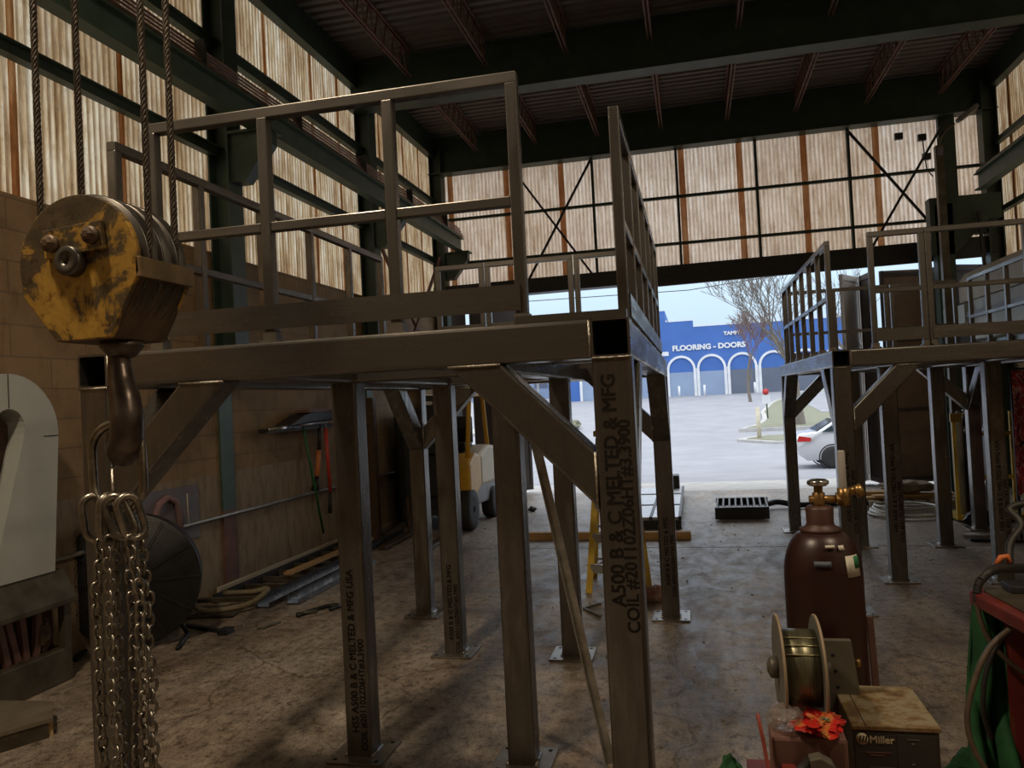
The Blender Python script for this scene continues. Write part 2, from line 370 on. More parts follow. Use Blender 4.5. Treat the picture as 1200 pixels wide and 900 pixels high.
    def build(s,name,m,parent=None,label=None,bev=0,local=False):
        me=bpy.data.meshes.new(name); off=wloc(parent) if not local else V((0,0,0))
        me.from_pydata([tuple(p-off) for p in s.v],[],s.f); me.update()
        bm=bmesh.new(); bm.from_mesh(me); bmesh.ops.recalc_face_normals(bm,faces=bm.faces[:]); bm.to_mesh(me); bm.free()
        for i,p in enumerate(me.polygons): p.use_smooth=s.sm[i]
        o=bpy.data.objects.new(name,me); COL.objects.link(o)
        me.materials.append(mt[m] if isinstance(m,str) else m)
        if parent: o.parent=parent; WL[o.name]=off
        if label: o['label']=label
        if bev:
            b=o.modifiers.new('b','BEVEL'); b.width=bev; b.segments=2; b.limit_method='ANGLE'
        return o
def thing(name,loc,label,cat,group=None):
    o=bpy.data.objects.new(name,None); COL.objects.link(o); o.location=loc; o.empty_display_size=.1
    WL[o.name]=V(loc); o['label']=label; o['category']=cat
    if group: o['group']=group
    return o
def tag(o,label,cat,group=None,kind=None):
    if label: o['label']=label
    if cat: o['category']=cat
    if group: o['group']=group
    if kind: o['kind']=kind
    return o
TR=[0]
def struct(mb,name,m,bev=0):
    if name=='trim':
        TR[0]+=1; name='trim_%d'%TR[0]
    o=mb.build(name,m,bev=bev); o['kind']='structure'; return o
def copy_tree(o,parent=None):
    c=o.copy(); COL.objects.link(c); c.parent=parent
    for ch in list(o.children): copy_tree(ch,c)
    return c
def text(s,size,m,parent,loc,rot,name='lettering',ext=.001,align='LEFT',sx=1,label=None,bold=0.):
    cu=bpy.data.curves.new(name,'FONT'); cu.body=s; cu.size=size; cu.extrude=ext; cu.align_x=align; cu.offset=bold if size>.3 else 0.
    cu.resolution_u=3
    t=bpy.data.objects.new(name,cu); COL.objects.link(t)
    dg=bpy.context.evaluated_depsgraph_get(); me=bpy.data.meshes.new_from_object(t.evaluated_get(dg))
    bpy.data.objects.remove(t); bpy.data.curves.remove(cu)
    R=rot if isinstance(rot,Matrix) else Euler(rot).to_matrix()
    R=R.to_3x3(); off=V(loc)-wloc(parent)
    if m in ('ink','goldtxt'):
        k=size*.022; bm=bmesh.new()
        for dx,dy in ((-k,-k),(k,-k),(-k,k),(k,k)):
            n0=len(bm.verts); bm.from_mesh(me); bm.verts.ensure_lookup_table()
            for v in bm.verts[n0:]: v.co.x+=dx; v.co.y+=dy; v.co.z+=(dx+2*dy)*.0006/size
        bm.to_mesh(me); bm.free()
    for v in me.vertices: v.co=R@V((v.co.x*sx,v.co.y,v.co.z))+off
    o=bpy.data.objects.new(name,me); COL.objects.link(o); me.materials.clear(); me.materials.append(mt[m])
    if parent: o.parent=parent; WL[o.name]=wloc(parent)
    if label: o['label']=label
    return o

# ---------------------------------------------------------------- shell of the hall
XL,XR,YB,YF=-5.25,5.65,16.2,-7.
ZR=7.72
mb=MB(); mb.box((XL-.3,YF-.2,-.2),(XR+.3,YB+.15,0)); struct(mb,'floor','floor')
def corr_wall(along,a0,a1,z0,z1,fixed,period=.076,amp=.011,step=6):
    n=int((a1-a0)/period*step); vs=[];fs=[]
    for i in range(n+1):
        a=a0+(a1-a0)*i/n; d=fixed+amp*math.sin(2*PI*(a-a0)/period)
        for z in (z0,z1): vs.append((a,d,z) if along=='x' else (d,a,z))
    for i in range(n): fs.append((2*i,2*i+2,2*i+3,2*i+1))
    return MB().add(vs,fs,True)
ZB=3.86
mb=MB(); mb.box((XL-.25,YF,0),(XL,YB,ZB)); struct(mb,'wall_left','block')
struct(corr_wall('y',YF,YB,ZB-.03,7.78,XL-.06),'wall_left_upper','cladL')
mb=MB(); mb.box((XR,YF,0),(XR+.25,YB,ZB-1.2)); struct(mb,'wall_right','block')
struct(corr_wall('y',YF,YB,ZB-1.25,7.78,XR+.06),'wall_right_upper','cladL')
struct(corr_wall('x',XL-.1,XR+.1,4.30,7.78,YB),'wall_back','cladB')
mb=MB(); mb.box((XL-.3,YF-.25,0),(XR+.3,YF,7.8)); struct(mb,'wall_front','block')
# roof deck, ribs across the hall
def deck():
    vs=[];fs=[]; P=.19; prof=[(0,0),(.25,0),(.35,.04),(.75,.04),(.85,0)]
    ys=[]; y=YF-.2
    while y<YB+.6:
        for u,h in prof: ys.append((y+u*P,h))
        y+=P
    for y,h in ys: vs+= [(XL-.3,y,ZR+h),(XR+.3,y,ZR+h)]
    for i in range(len(ys)-1): fs.append((2*i,2*i+1,2*i+3,2*i+2))
    return MB().add(vs,fs)
d=deck(); o=struct(d,'ceiling','roof')
sd=o.modifiers.new('s','SOLIDIFY'); sd.thickness=.02
# cross girders
def hbeam(mb,p0,p1,h,w,tf=.02,tw=.014,up=(0,0,1)):
    p0=V(p0);p1=V(p1); x,y,z=frame(p1-p0,V(up))
    if abs(y.dot(V(up)))<.5: x,y=y,x
    mb.bar(p0+y*(h/2-tf/2),p1+y*(h/2-tf/2),w,tf,up); mb.bar(p0-y*(h/2-tf/2),p1-y*(h/2-tf/2),w,tf,up); mb.bar(p0,p1,tw,h-2*tf,up)
for yb in (-.2,3.9,7.95,12.05,16.02):
    mb=MB(); hbeam(mb,(XL,yb,7.25),(XR,yb,7.25),.76 if yb<16 else .76,.30); o=struct(mb,'trim','green')
# eave struts
for xs in (XL+.06,XR-.06):
    mb=MB(); mb.bar((xs,YF,7.50),(xs,YB,7.50),.14,.48); struct(mb,'trim','green')
# bar joists
def joist(x,y0,y1):
    mb=MB(); zt,zb=ZR-.04,ZR-.46
    for dx in (-.028,.028):
        mb.bar((x+dx,y0,zt),(x+dx,y1,zt),.022,.03); mb.bar((x+dx,y0,zb),(x+dx,y1,zb),.022,.03)
    n=12
    for i in range(n):
        a=y0+(y1-y0)*i/n; b=y0+(y1-y0)*(i+.5)/n; c=y0+(y1-y0)*(i+1)/n
        mb.bar((x,a,zt),(x,b,zb),.018,.018); mb.bar((x,b,zb),(x,c,zt),.018,.018)
    return mb
for (a,b) in ((8.05,11.9),(12.2,15.9)):
    for i in range(8):
        struct(joist(-4.15+1.265*i,a,b),'trim','redox')
# columns
def column(x,y,side):
    mb=MB(); hbeam(mb,(x,y,2.36 if side>0 else 0.),(x,y,7.4),.26,.28,.02,.014,up=(1,0,0)); struct(mb,'trim','green')
    c=MB()
    # corbel that carries the crane runway
    s_=side
    c.prism([(x+s_*.13,5.18),(x+s_*.62,5.18),(x+s_*.62,5.02),(x+s_*.30,4.62),(x+s_*.13,4.62)],y-.09,y+.09,'xz')
    c.box((x+s_*.13-.0,y-.14,5.16),(x+s_*.66,y+.14,5.19))
    struct(c,'trim','green')
for y in (3.9,8.05,12.2,16.0):
    column(XL+.16,y,1)
for y in (8.05,12.2,15.95): column(XR-.17,y,-1)
# green painted pilaster faces and their red feet on the block wall
for y in (8.06,12.2):
    mb=MB(); mb.box((XL+.0,y-.12,.92),(XL+.03,y+.13,2.36)); struct(mb,'trim','greenlit')
    mb=MB(); mb.box((XL+.0,y-.12,0.),(XL+.032,y+.13,.92)); struct(mb,'trim','redox')
# wall girts
for z in (5.0,6.25):
    mb=MB(); mb.bar((XL+.06,YF,z),(XL+.06,YB,z),.10,.09); mb.bar((XL+.1,YF,z+.045),(XL+.1,YB,z+.045),.13,.012); struct(mb,'trim','green')
    mb=MB(); mb.bar((XR-.06,YF,z),(XR-.06,YB,z),.10,.09); struct(mb,'trim','green')
for z in (4.98,5.92):
    mb=MB(); mb.bar((XL,YB-.07,z),(XR,YB-.07,z),.07,.055); struct(mb,'trim','green')
for x in (-1.79,-.10,1.42,3.12,4.83):
    w=.05 if x<4.5 else .28
    mb=MB(); mb.box((x-w/2,YB-.14,4.3),(x+w/2,YB-.02,6.95)); struct(mb,'trim','green')
for x in (-4.85,-3.62,-2.45,.0,1.12,2.32,3.62):
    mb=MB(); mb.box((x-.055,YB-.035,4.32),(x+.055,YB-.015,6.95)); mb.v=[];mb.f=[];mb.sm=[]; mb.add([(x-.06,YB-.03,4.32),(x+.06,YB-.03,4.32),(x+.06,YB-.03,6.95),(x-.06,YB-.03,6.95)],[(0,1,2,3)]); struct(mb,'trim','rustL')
for y in (1.2,3.0,5.35,6.62,9.4,10.7,11.6,13.3,14.5,15.4):
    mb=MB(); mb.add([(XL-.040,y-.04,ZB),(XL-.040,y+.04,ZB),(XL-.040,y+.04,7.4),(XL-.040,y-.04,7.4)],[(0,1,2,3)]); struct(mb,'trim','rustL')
for y in (9.4,10.7,13.3,14.5,15.5):
    mb=MB(); mb.box((XR+.03,y-.035,2.7),(XR+.045,y+.035,7.4)); struct(mb,'trim','rust')
# rod bracing
def rods(mb,a,b,c,d,r=.022): mb.bar(a,b,r*2,r*2); mb.bar(c,d,r*2,r*2); return mb
Y_=YB-.18
struct(rods(MB(),(-3.35,Y_,4.25),(-1.79,Y_,6.85),(-3.35,Y_-.05,6.7),(-1.75,Y_-.05,4.3)),'trim','black')
struct(rods(MB(),(3.12,Y_,6.8),(4.86,Y_,4.32),(3.2,Y_-.05,4.2),(4.83,Y_-.05,6.85)),'trim','black')
struct(rods(MB(),(XL+.2,12.3,4.95),(XL+.2,15.9,2.1),(XL+.24,15.7,5.05),(XL+.24,12.6,2.1),.025),'trim','redox')
# small junction boxes with cable on the end wall
for (x,z,h) in ((4.02,6.62,0),(4.42,6.55,1),(4.48,6.18,0)):
    mb=MB(); mb.box((x-.07,YB-.12,z-.06),(x+.07,YB-.04,z+.06)); struct(mb,'trim','black')
mb=MB(); mb.tube([(4.44,YB-.05,6.55),(4.46,YB-.05,6.2),(4.48,YB-.05,5.95),(4.58,YB-.05,5.8)],.012,6); struct(mb,'trim','black')
# door head and jambs
mb=MB(); mb.bar((XL,YB-.12,4.33),(XR,YB-.12,4.42),.34,.30); struct(mb,'trim','black')
mb=MB(); mb.bar((-1.1,YB-.3,4.16),(5.3,YB-.3,4.24),.08,.10); struct(mb,'trim','black')
# folding doors, leaves stacked on both sides of the opening
def leaf(name,x0,y0,x1,y1,m,parent=None,frame_m='doordark',z1=4.15):
    t=.05; mb=MB(); mb.bar((x0,y0,z1/2),(x1,y1,z1/2),t,z1-.06,up=(0,0,1)); return mb
DN=[0]
def door(x0,y0,x1,y1,m):
    DN[0]+=1; n='door_%d'%DN[0]
    mb=MB(); d=V((x1-x0,y1-y0,0)); L=d.length; ang=math.atan2(d.y,d.x); R=Matrix.Rotation(ang,3,'Z')
    c=V(((x0+x1)/2,(y0+y1)/2,2.1)); mb.obox(c,(L,.045,4.12),R)
    o=struct(mb,n,m)
    r=MB()
    for z in (.12,1.45,2.8,4.08): r.obox(c+V((0,0,z-2.1)),(L,.07,.07),R)
    for s_ in (-1,1): r.obox(c+R@V((s_*(L/2-.03),0,0)),(.06,.075,4.12),R)
    r.build('door_frame','doordark' if m!='doorwhite' else 'doorwhite',o)
    return o
door(2.93,16.55,3.36,17.2,'doorwhite'); door(3.40,17.1,3.48,16.45,'doordark')
door(3.64,16.55,4.52,16.75,'doorbrown'); door(4.58,16.75,4.68,16.4,'doordark'); door(4.84,16.4,5.5,16.75,'doordark')
door(-4.12,16.4,-3.55,17.0,'doordark'); door(-4.66,16.5,-4.30,16.7,'doordark'); door(-5.2,16.5,-4.78,16.6,'doordark')
mb=MB(); mb.box((XR+.0,16.35,0),(XR+.4,16.6,4.6)); struct(mb,'trim','doorbrown')

# crane runway beams
def runway(x,label,side,y1=16.0):
    t=thing('crane_runway_beam',(x,4.,5.19),label,'crane rail')
    mb=MB(); hbeam(mb,(x,YF+.2,5.33),(x,y1,5.33),.29,.15,.022,.014); mb.build('girder','greenlit',t)
    mb=MB(); mb.box((x-.035,YF+.2,5.475),(x+.035,y1,5.53)); mb.build('rail','brown',t)
    return t
t=runway(XL+.62,'long green crane runway beam along the left wall with copper conductor bars','l')
for k in range(4):
    mb=MB(); xx=XL+.42-.02*k; zz=5.56+.055*k
    mb.tube([(xx+.2,YF+.3,zz-.0),(xx+.2,16.25-.03*k,zz-.0)],.014,6); mb.build('conductor_bar','copper',t)
for y in (5.,7.,9.,11.,13.,15.):
    mb=MB(); mb.box((XL+.55,y-.02,5.48),(XL+.66,y+.02,5.78)); mb.build('bar_bracket','black',t)
t=runway(XR-.72,'short green crane runway beam along the right wall near the corner','r',14.9)
# conduit on the left wall
mb=MB(); mb.tube([(XL+.04,YF+.5,.90),(XL+.04,8.0,.87),(XL+.04,13.1,.85)],.022,8)
tag(mb.build('wall_conduit','conduit'),'thin horizontal steel pipe running along the block wall at waist height','pipe')
mb=MB(); P=[(XL+.03,4.35,3.70),(XL+.03,4.72,3.70),(XL+.03,4.83,3.68),(XL+.03,4.88,3.60),(XL+.03,4.90,3.2),(XL+.03,4.90,1.2)]
mb.tube(P,.02,8); tag(mb.build('electrical_conduit','conduit'),'bent grey pipe dropping down the block wall behind the yellow hook block','pipe')

# ---------------------------------------------------------------- welded platforms
W=.152
def brace(mb,p0,p1): 
    mb.hss(p0,p1,W*.98,up=(0,0,1))
def railframe(parent,pts,z0,z1,zm,posts,kick=None,lab=None,w=.048,out=(0,0),hidden_kick=True):
    """pts: two floor points of the run; posts: fractions along it"""
    a=V(pts[0]);b=V(pts[1]); 
    r=MB(); e_=(b-a).normalized()*w/2; r.bar((a.x-e_.x,a.y-e_.y,z1-w/2),(b.x+e_.x,b.y+e_.y,z1-w/2),w,w,bev=.005); top=r.build('railing','mill_h',parent,lab)
    for f in posts:
        p=a.lerp(b,f); q=MB(); q.bar((p.x,p.y,z0),(p.x,p.y,z1-w*.9),w,w,up=(1,0,0),bev=.005); q.build('post','mill',top)
        if abs(a.x-b.x)>.01 or True:
            g=MB(); g.box((p.x-.03,p.y-.03,z0-.045),(p.x+.03,p.y+.03,z0)); g.box((p.x-.04,p.y-.045,z0-.045),(p.x+.04,p.y+.045,z0-.034)); g.build('foot_plate','plate',top)
    q=MB()
    for i in range(len(posts)-1):
        p=a.lerp(b,posts[i]);s_=a.lerp(b,posts[i+1]); d=(s_-p).normalized()*w/2
        q.bar((p.x+d.x,p.y+d.y,zm),(s_.x-d.x,s_.y-d.y,zm),w*.85,w*.85,bev=.004)
    q.build('mid_rail','mill_h',top)
    if kick:
        o=V((out[0],out[1],0)); q=MB(); q.bar((a.x+o.x,a.y+o.y,kick),(b.x+o.x,b.y+o.y,kick),.008,.105,up=(0,0,1))
        q.build('toe_board','mill_h',top)
    return top
def platform(ox,oy,label,front,side_l,side_r,back,texts):
    """ox,oy = centre of the front-left leg. Outer frame 2.31 x 4.12 m"""
    Lx,Ly=2.31,4.12; ZT=2.30; zb=ZT-W; zc=ZT-W/2
    t=thing('steel_platform',(ox+Lx/2,oy+Ly/2,0),label,'platform')
    h=W/2
    # side tubes run full length and show open ends; cross tubes sit between them
    for x,n in ((ox,0),(ox+Lx,1)):
        m=MB(); m.hss((x,oy-h,zc),(x,oy+Ly+h,zc),W); o=m.build('side_beam','mill_h',t)
        for yy,sg in ((oy-h,1),(oy+Ly+h,-1)):
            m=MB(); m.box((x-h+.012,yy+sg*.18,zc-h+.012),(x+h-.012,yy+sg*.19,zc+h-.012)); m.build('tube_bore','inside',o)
    for yy in (oy,oy+Ly):
        m=MB(); m.hss((ox+h,yy,zc),(ox+Lx-h,yy,zc),W); m.build('cross_beam','mill_h',t)
    for xi in (ox+.64,ox+1.59):
        m=MB(); m.hss((xi,oy+h,zc),(xi,oy+Ly-h,zc),W); m.build('inner_beam','mill_h',t)
    for yy in (oy+1.2,oy+3.02):
        m=MB(); m.hss((ox+.64+h,yy,zc),(ox+1.59-h,yy,zc),W); m.build('inner_beam','mill_h',t)
    for yy in (oy+.55,oy+2.0,oy+2.5,oy+3.6):
        m=MB(); m.bar((ox+1.59+h,yy,ZT-.03),(ox+Lx-h,yy,ZT-.03),.05,.05); m.bar((ox+h,yy,ZT-.03),(ox+.64-h,yy,ZT-.03),.05,.05); m.build('deck_angle','mill_h',t)
    legs=[(ox,oy,1),(ox+Lx,oy,1),(ox,oy+Ly,1),(ox+Lx,oy+Ly,1),(ox+.64,oy+1.2,0),(ox+1.59,oy+1.2,0),(ox+.64,oy+3.02,0),(ox+1.59,oy+3.02,0)]
    LG=[]
    for i,(x,y,c) in enumerate(legs):
        m=MB(); m.hss((x,y,.016),(x,y,zb),W,up=(1,0,0)); g=m.build('leg','mill',t); LG.append(g)
        p=MB(); e=.165; p.box((x-e,y-e,0),(x+e,y+e,.016),bev=.003)
        bp=p.build('base_plate','plate',g)
        hb=MB()
        for sx in (-1,1):
            for sy in (-1,1): hb.cyl((x+sx*.125,y+sy*.125,.0165),(x+sx*.125,y+sy*.125,.0172),.013,12)
        hb.build('bolt_hole','hollow',bp)
        wl=MB()
        for sx,sy in ((1,0),(-1,0),(0,1),(0,-1)):
            a=V((x+sx*(h+.004)-sy*h,y+sy*(h+.004)-sx*h,.02)); b=V((x+sx*(h+.004)+sy*h,y+sy*(h+.004)+sx*h,.02))
            if (sx,sy) in ((1,0),(-1,0)): wl.tube([a,b],.008,6)
        wl.build('weld_bead','weld',g)
        if c:
            dx=1 if x<ox+1 else -1; dy=1 if y<oy+1 else -1
            for (ux,uy) in ((dx,0),(0,dy)):
                q=MB(); L=.50
                # mitred square-tube brace: drawn as a slanted parallelogram prism
                wq=W*.98/2; s_=1
                A=h; t0=.36; t1=.36+.215
                # points (along, z) of the parallelogram
                poly=[(A,zb-t0),(A,zb-t1),(A+t1,zb),(A+t0-.0,zb)]
                if ux: q.prism([(x+ux*u,v) for u,v in poly],y-wq,y+wq,'xz')
                else: q.prism([(y+uy*u,v) for u,v in poly],x-wq,x+wq,'yz')
                # cut the corner gap: real tube, leaves a triangular opening
                b_=q.build('brace','mill',t,bev=.012)
                if uy==0:
                    f=-1
                    w2=MB(); w2.tube([(x+ux*(A+t0),y-wq-.002,zb-.004),(x+ux*(A+t1),y-wq-.002,zb-.004)],.006,6)
                    w2.build('weld_bead','weld',b_); w2=MB()
                    w2.tube([(x+ux*(A+.004),y-wq+.002,zb-t0),(x+ux*(A+.004),y-wq+.002,zb-t1)],.006,6)
                    w2.build('weld_bead','weld',b_)
    # corner weld lines round the open tube ends
    for x in (ox,ox+Lx):
        sx=-1 if x>ox else 1
        m=MB(); m.tube([(x-h,oy-h-.003,zb-.001),(x+h,oy-h-.003,zb-.001)],.0045,6); m.build('weld_bead','weld',t)
        m=MB(); m.tube([(x+sx*(h+.004),oy-h+.0,zb+.006),(x+sx*(h+.004),oy-h+.0,ZT-.006)],.0045,6); m.build('weld_bead','weld',t)
        z1=3.32; zm=2.80; kz=2.41
    m=MB(); m.box((ox+Lx-.37,oy-h+.012,ZT),(ox+Lx+h-.01,oy-h+.062,ZT+.03)); m.build('landing_strip','mill_h',t)
    y_f=oy-.0
    for (xa,xb,fr,kick) in front:
        railframe(t,[(xa,y_f,0),(xb,y_f,0)],ZT+.045,z1,zm,fr,kick,out=(0,-.03))
    for (ya,yb,n) in side_l:
        railframe(t,[(ox-.01,ya,0),(ox-.01,yb,0)],ZT+.045,z1,zm,[i/(n-1) for i in range(n)],None if True else kz,out=(-.03,0))
    for (ya,yb,n) in side_r:
        railframe(t,[(ox+Lx+.01,ya,0),(ox+Lx+.01,yb,0)],ZT+.045,z1,zm,[i/(n-1) for i in range(n)],kz,out=(.03,0))
    for (xa,xb) in back:
        railframe(t,[(xa,oy+Ly,0),(xb,oy+Ly,0)],ZT+.045,z1,zm-.08,[0,1],kz,out=(0,-.03))
    for (i,z0,lines,sz,face) in texts:
        x,y,c=legs[i]
        # lettering reads upward on the leg's front face
        R=Matrix(((0,-1,0),(0,0,-1),(1,0,0)))
        R=Matrix((( 0,-1,0),(0,0,-1),(1,0,0)))
        for k,l in enumerate(lines):
            text(l,sz*(1. if k==0 else .88),'ink',LG[i],(x+.008+.048*k,y-h-.0012,z0+(0 if k==0 else -.10)),R,'mill_marking',.0004,bold=.0006)
    return t
mk=['A500 B & C MELTED & MFG','COIL #201102Z06HT#3.3900']
mk2=['HSS A500 B & C MELTED & MFG USA','COIL #201102Z06HT#3.3900']
p1=platform(-2.61,3.09,'near raw steel platform with railings, its left corner behind the hanging yellow hook block',
  [(-2.31,-.65,[0,.333,.68,1],2.41)],[(3.22,6.47,6)],[(3.62,7.25,7)],
  [(-2.33,-1.90),(-1.84,-1.05),(-.99,-.36)],
  [(1,1.20,mk,.074,0),(4,.15,mk2,.058,0),(5,.95,[''],.05,0),(6,.12,mk,.05,0),(3,.3,mk,.05,0)])
# the right-hand platform
p2=platform(1.27,7.44,'far raw steel platform with railings standing by the open door at right',
  [(1.57,1.98,[0,1],2.41),(2.03,3.55,[0,.5,1],2.41)],[(7.72,11.3,7)],[(7.72,11.4,7)],
  [(1.32,1.86),(1.94,2.6),(2.68,3.45)],
  [(0,.8,mk,.05,0),(4,.5,mk2,.055,0),(5,.5,mk2,.055,0)])

# left railing of the near platform leans slightly outward in reality: leave straight
# loose steel bar leaning on the near platform
mb=MB(); a=V((-.93,4.40,2.0)); b=V((-.545,4.33,.0)); 
mb.bar(a,b,.045,.006,up=(0,1,0)); mb.bar(a+V((-.022,-.02,0)),b+V((-.022,-.02,0)),.006,.045,up=(0,1,0))
tag(mb.build('angle_bar','ground'),'long thin steel angle bar leaning diagonally against a leg of the near platform','steel bar')

# ---------------------------------------------------------------- hoist hook block
hb=thing('hook_block',(-2.02,2.42,2.2),'big chipped yellow crane hook block with a forged hook, hanging at left','hook block')
cx,cz,R0=-2.035,2.545,.238
def arc(c,r,a0,a1,n): return [(c[0]+r*math.cos(math.radians(a0+(a1-a0)*i/n)),c[1]+r*math.sin(math.radians(a0+(a1-a0)*i/n))) for i in range(n+1)]
pl=[(cx+.243,cz-.045),(cx+.122,cz-.262)]+[(cx-.095,cz-.265),(cx-.225,cz-.10)]+list(reversed(arc((cx,cz),R0,2,182,22)))
def unit_back(p): return p
for y0,nm in ((2.30,'side_plate'),(2.565,'side_plate')):
    m=MB(); 
    if y0<2.4: m.prism(pl,y0,y0+.022)
    else: m.prism([(cx+.243,cz-.045),(cx+.122,cz-.262),(cx-.095,cz-.265),(cx-.225,cz-.10),(cx-.238,cz+.02)],y0,y0+.022)
    m.build(nm,'hoist',hb,bev=.004)
# lower side skirts joining the plates (sloping)
m=MB(); m.prism([(cx+.243,cz-.045),(cx+.122,cz-.262),(cx+.110,cz-.25),(cx+.228,cz-.045)],2.322,2.565); 
m.prism([(cx+.243,cz-.045),(cx+.243,cz-.0),(cx+.228,cz-.0),(cx+.228,cz-.045)],2.322,2.565)
m.build('skirt','brown',hb); m=MB(); m.prism([(cx-.225,cz-.10),(cx-.095,cz-.265),(cx-.088,cz-.25),(cx-.212,cz-.10)],2.322,2.565); m.build('skirt','brown',hb)
m=MB(); m.prism([(cx+.122,cz-.262),(cx-.095,cz-.265),(cx-.095,cz-.245),(cx+.115,cz-.245)],2.322,2.565); m.build('bottom_plate','brown',hb)
m=MB(); m.box((cx+.228,2.30,cz-.065),(cx+.250,2.59,cz+.004)); m.build('lip','lipm',hb,bev=.003)
for ys in (2.345,2.42,2.50):
    m=MB(); m.lathe([(.05,0),(.246,0),(.250,.006),(.215,.02),(.215,.032),(.250,.046),(.246,.052),(.05,.052)],(cx,ys-.0,cz),(0,1,0),40); m.build('sheave','sheave',hb)
m=MB(); m.obox((cx+.0,2.29,cz+.078),(.235,.02,.10),Matrix.Rotation(-.07,3,'Y')); m.build('keeper_plate','hoist',hb,bev=.003)
for bx,bz in ((-.08,.07),(.082,.085)):
    m=MB(); m.cyl((cx+bx,2.28,cz+bz),(cx+bx,2.262,cz+bz),.030,16); m.lathe([(.024,0),(.022,.014),(.012,.019)],(cx+bx,2.264,cz+bz),(0,-1,0),6,False); m.build('bolt','brown',hb)
m=MB(); m.lathe([(.052,0),(.052,.035),(.047,.042),(.015,.042),(.015,.03),(0,.03)],(cx-.01,2.30,cz+.005),(0,-1,0),28); m.build('axle_end','sheave',hb)
# hook: neck + curved body (plane of the hook faces sideways)
m=MB(); hx,hy=-1.985,2.44
m.lathe([(.07,0),(.075,-.02),(.05,-.05),(.038,-.06)],(hx,hy,cz-.262),(0,0,1),20)
hk=[(0,0,-.0,.036),(0,.0,-.06,.040),(0,.02,-.12,.046),(0,.055,-.18,.052),(0,.075,-.25,.056),(0,.055,-.325,.058),(0,.0,-.365,.056),(0,-.055,-.345,.048),(0,-.085,-.285,.036),(0,-.092,-.235,.022),(0,-.095,-.20,.010)]
pts=[];rs=[]
for i in range(len(hk)-1):
    for k in range(4):
        f=k/4; a=hk[i];b=hk[i+1]; f2=f
        pts.append((hx+.012*math.sin(i),hy+a[1]*(1-f)+b[1]*f,cz-.29+a[2]*(1-f)+b[2]*f)); rs.append(a[3]*(1-f)+b[3]*f)
# rotate the hook plane about the vertical so it is seen three-quarter on
ph=math.radians(55); pts=[(hx-.012+(p[1]-hy)*math.sin(ph)*.85,hy-(p[1]-hy)*math.cos(ph)*.85,p[2]) for p in pts]
m.tube(pts,rs,14); m.build('hook','hook',hb)
# wire ropes
def rope(x,y,z0,lab):
    m=MB(); n=60; z1=7.0; H_=[]
    for s_ in range(6):
        q=[]
        for i in range(n*4+1):
            f=i/(n*4); z=z0+(z1-z0)*f*.55; a=2*PI*s_/6+z*2*PI/.125
            q.append((x+.0082*math.cos(a),y+.0082*math.sin(a),z))
        m.tube(q,.0046,5)
    o=m.build('wire_rope','rope'); tag(o,lab,'rope','wire ropes holding the hook block'); return o
rope(cx-.222,2.386,cz+.07,'leftmost wire rope going down behind the yellow hook block')
rope(cx-.222+.05,2.53,cz+.15,'second wire rope from the left, meeting the top of the round yellow plate')
rope(cx+.222,2.386,cz-.02,'third wire rope from the left, running onto the front pulley groove')
rope(cx+.222,2.526,cz-.02,'rightmost wire rope, running onto the rear pulley groove')

# chain sling
sl=thing('chain_sling',(hx,2.42,1.99),'bundle of steel lifting chains hanging from one oval ring on the crane hook','chain')
def link(m,c,L,Wd,r,ang,tilt=0.,n=7,sec=8):
    # oval link standing vertically, rotated ang about z
    P=[]
    h=L/2-Wd/2
    for i in range(n+1): a=PI*i/n; P.append((Wd/2*math.cos(a),h+Wd/2*math.sin(a)))
    for i in range(n+1): a=PI+PI*i/n; P.append((Wd/2*math.cos(a),-h+Wd/2*math.sin(a)))
    ca,sa=math.cos(ang),math.sin(ang); ct,st=math.cos(tilt),math.sin(tilt)
    q=[]
    for u,w in P:
        x=u*ct-w*st; z=u*st+w*ct
        q.append((c[0]+x*ca,c[1]+x*sa,c[2]+z))
    m.tube(q,r,sec,closed=True)
m=MB(); link(m,(hx-.02,2.42,1.835),.31,.185,.0155,.15,.02,12,12); m.build('master_link','chain',sl)
for dx,an,tl in ((-.075,.9,.10),(-.025,1.3,-.05),(.015,.5,.35),(.055,1.0,.25)):
    m=MB(); link(m,(hx-.02+dx*1.15,2.40,1.66),.155,.070,.0135,an,tl,8,8); m.build('coupling_link','chain',sl)
random.seed(3)
xs=[(-2.095,2.40),(-2.068,2.46),(-2.022,2.38),(-1.978,2.43),(-1.945,2.47),(-1.912,2.39)]
for si,(x,y) in enumerate(xs):
    m=MB(); pitch=.0385; n=26; a0=random.random()*1.2-.6+si*.3; z=1.60-.012*(si%3)
    x0=hx-.02+(x-hx+.02)*.75
    for k in range(n):
        f=min(1,k/6); xx=x0+(x-x0)*f+.003*math.sin(k*.7+si); link(m,(xx,y+.004*math.sin(k*.9+si*2),z-k*pitch),.0505,.033,.0062,a0+(k%2)*PI/2+.1*math.sin(k),random.uniform(-.06,.06),4,6)
    m.build('chain_strand','chain',sl)

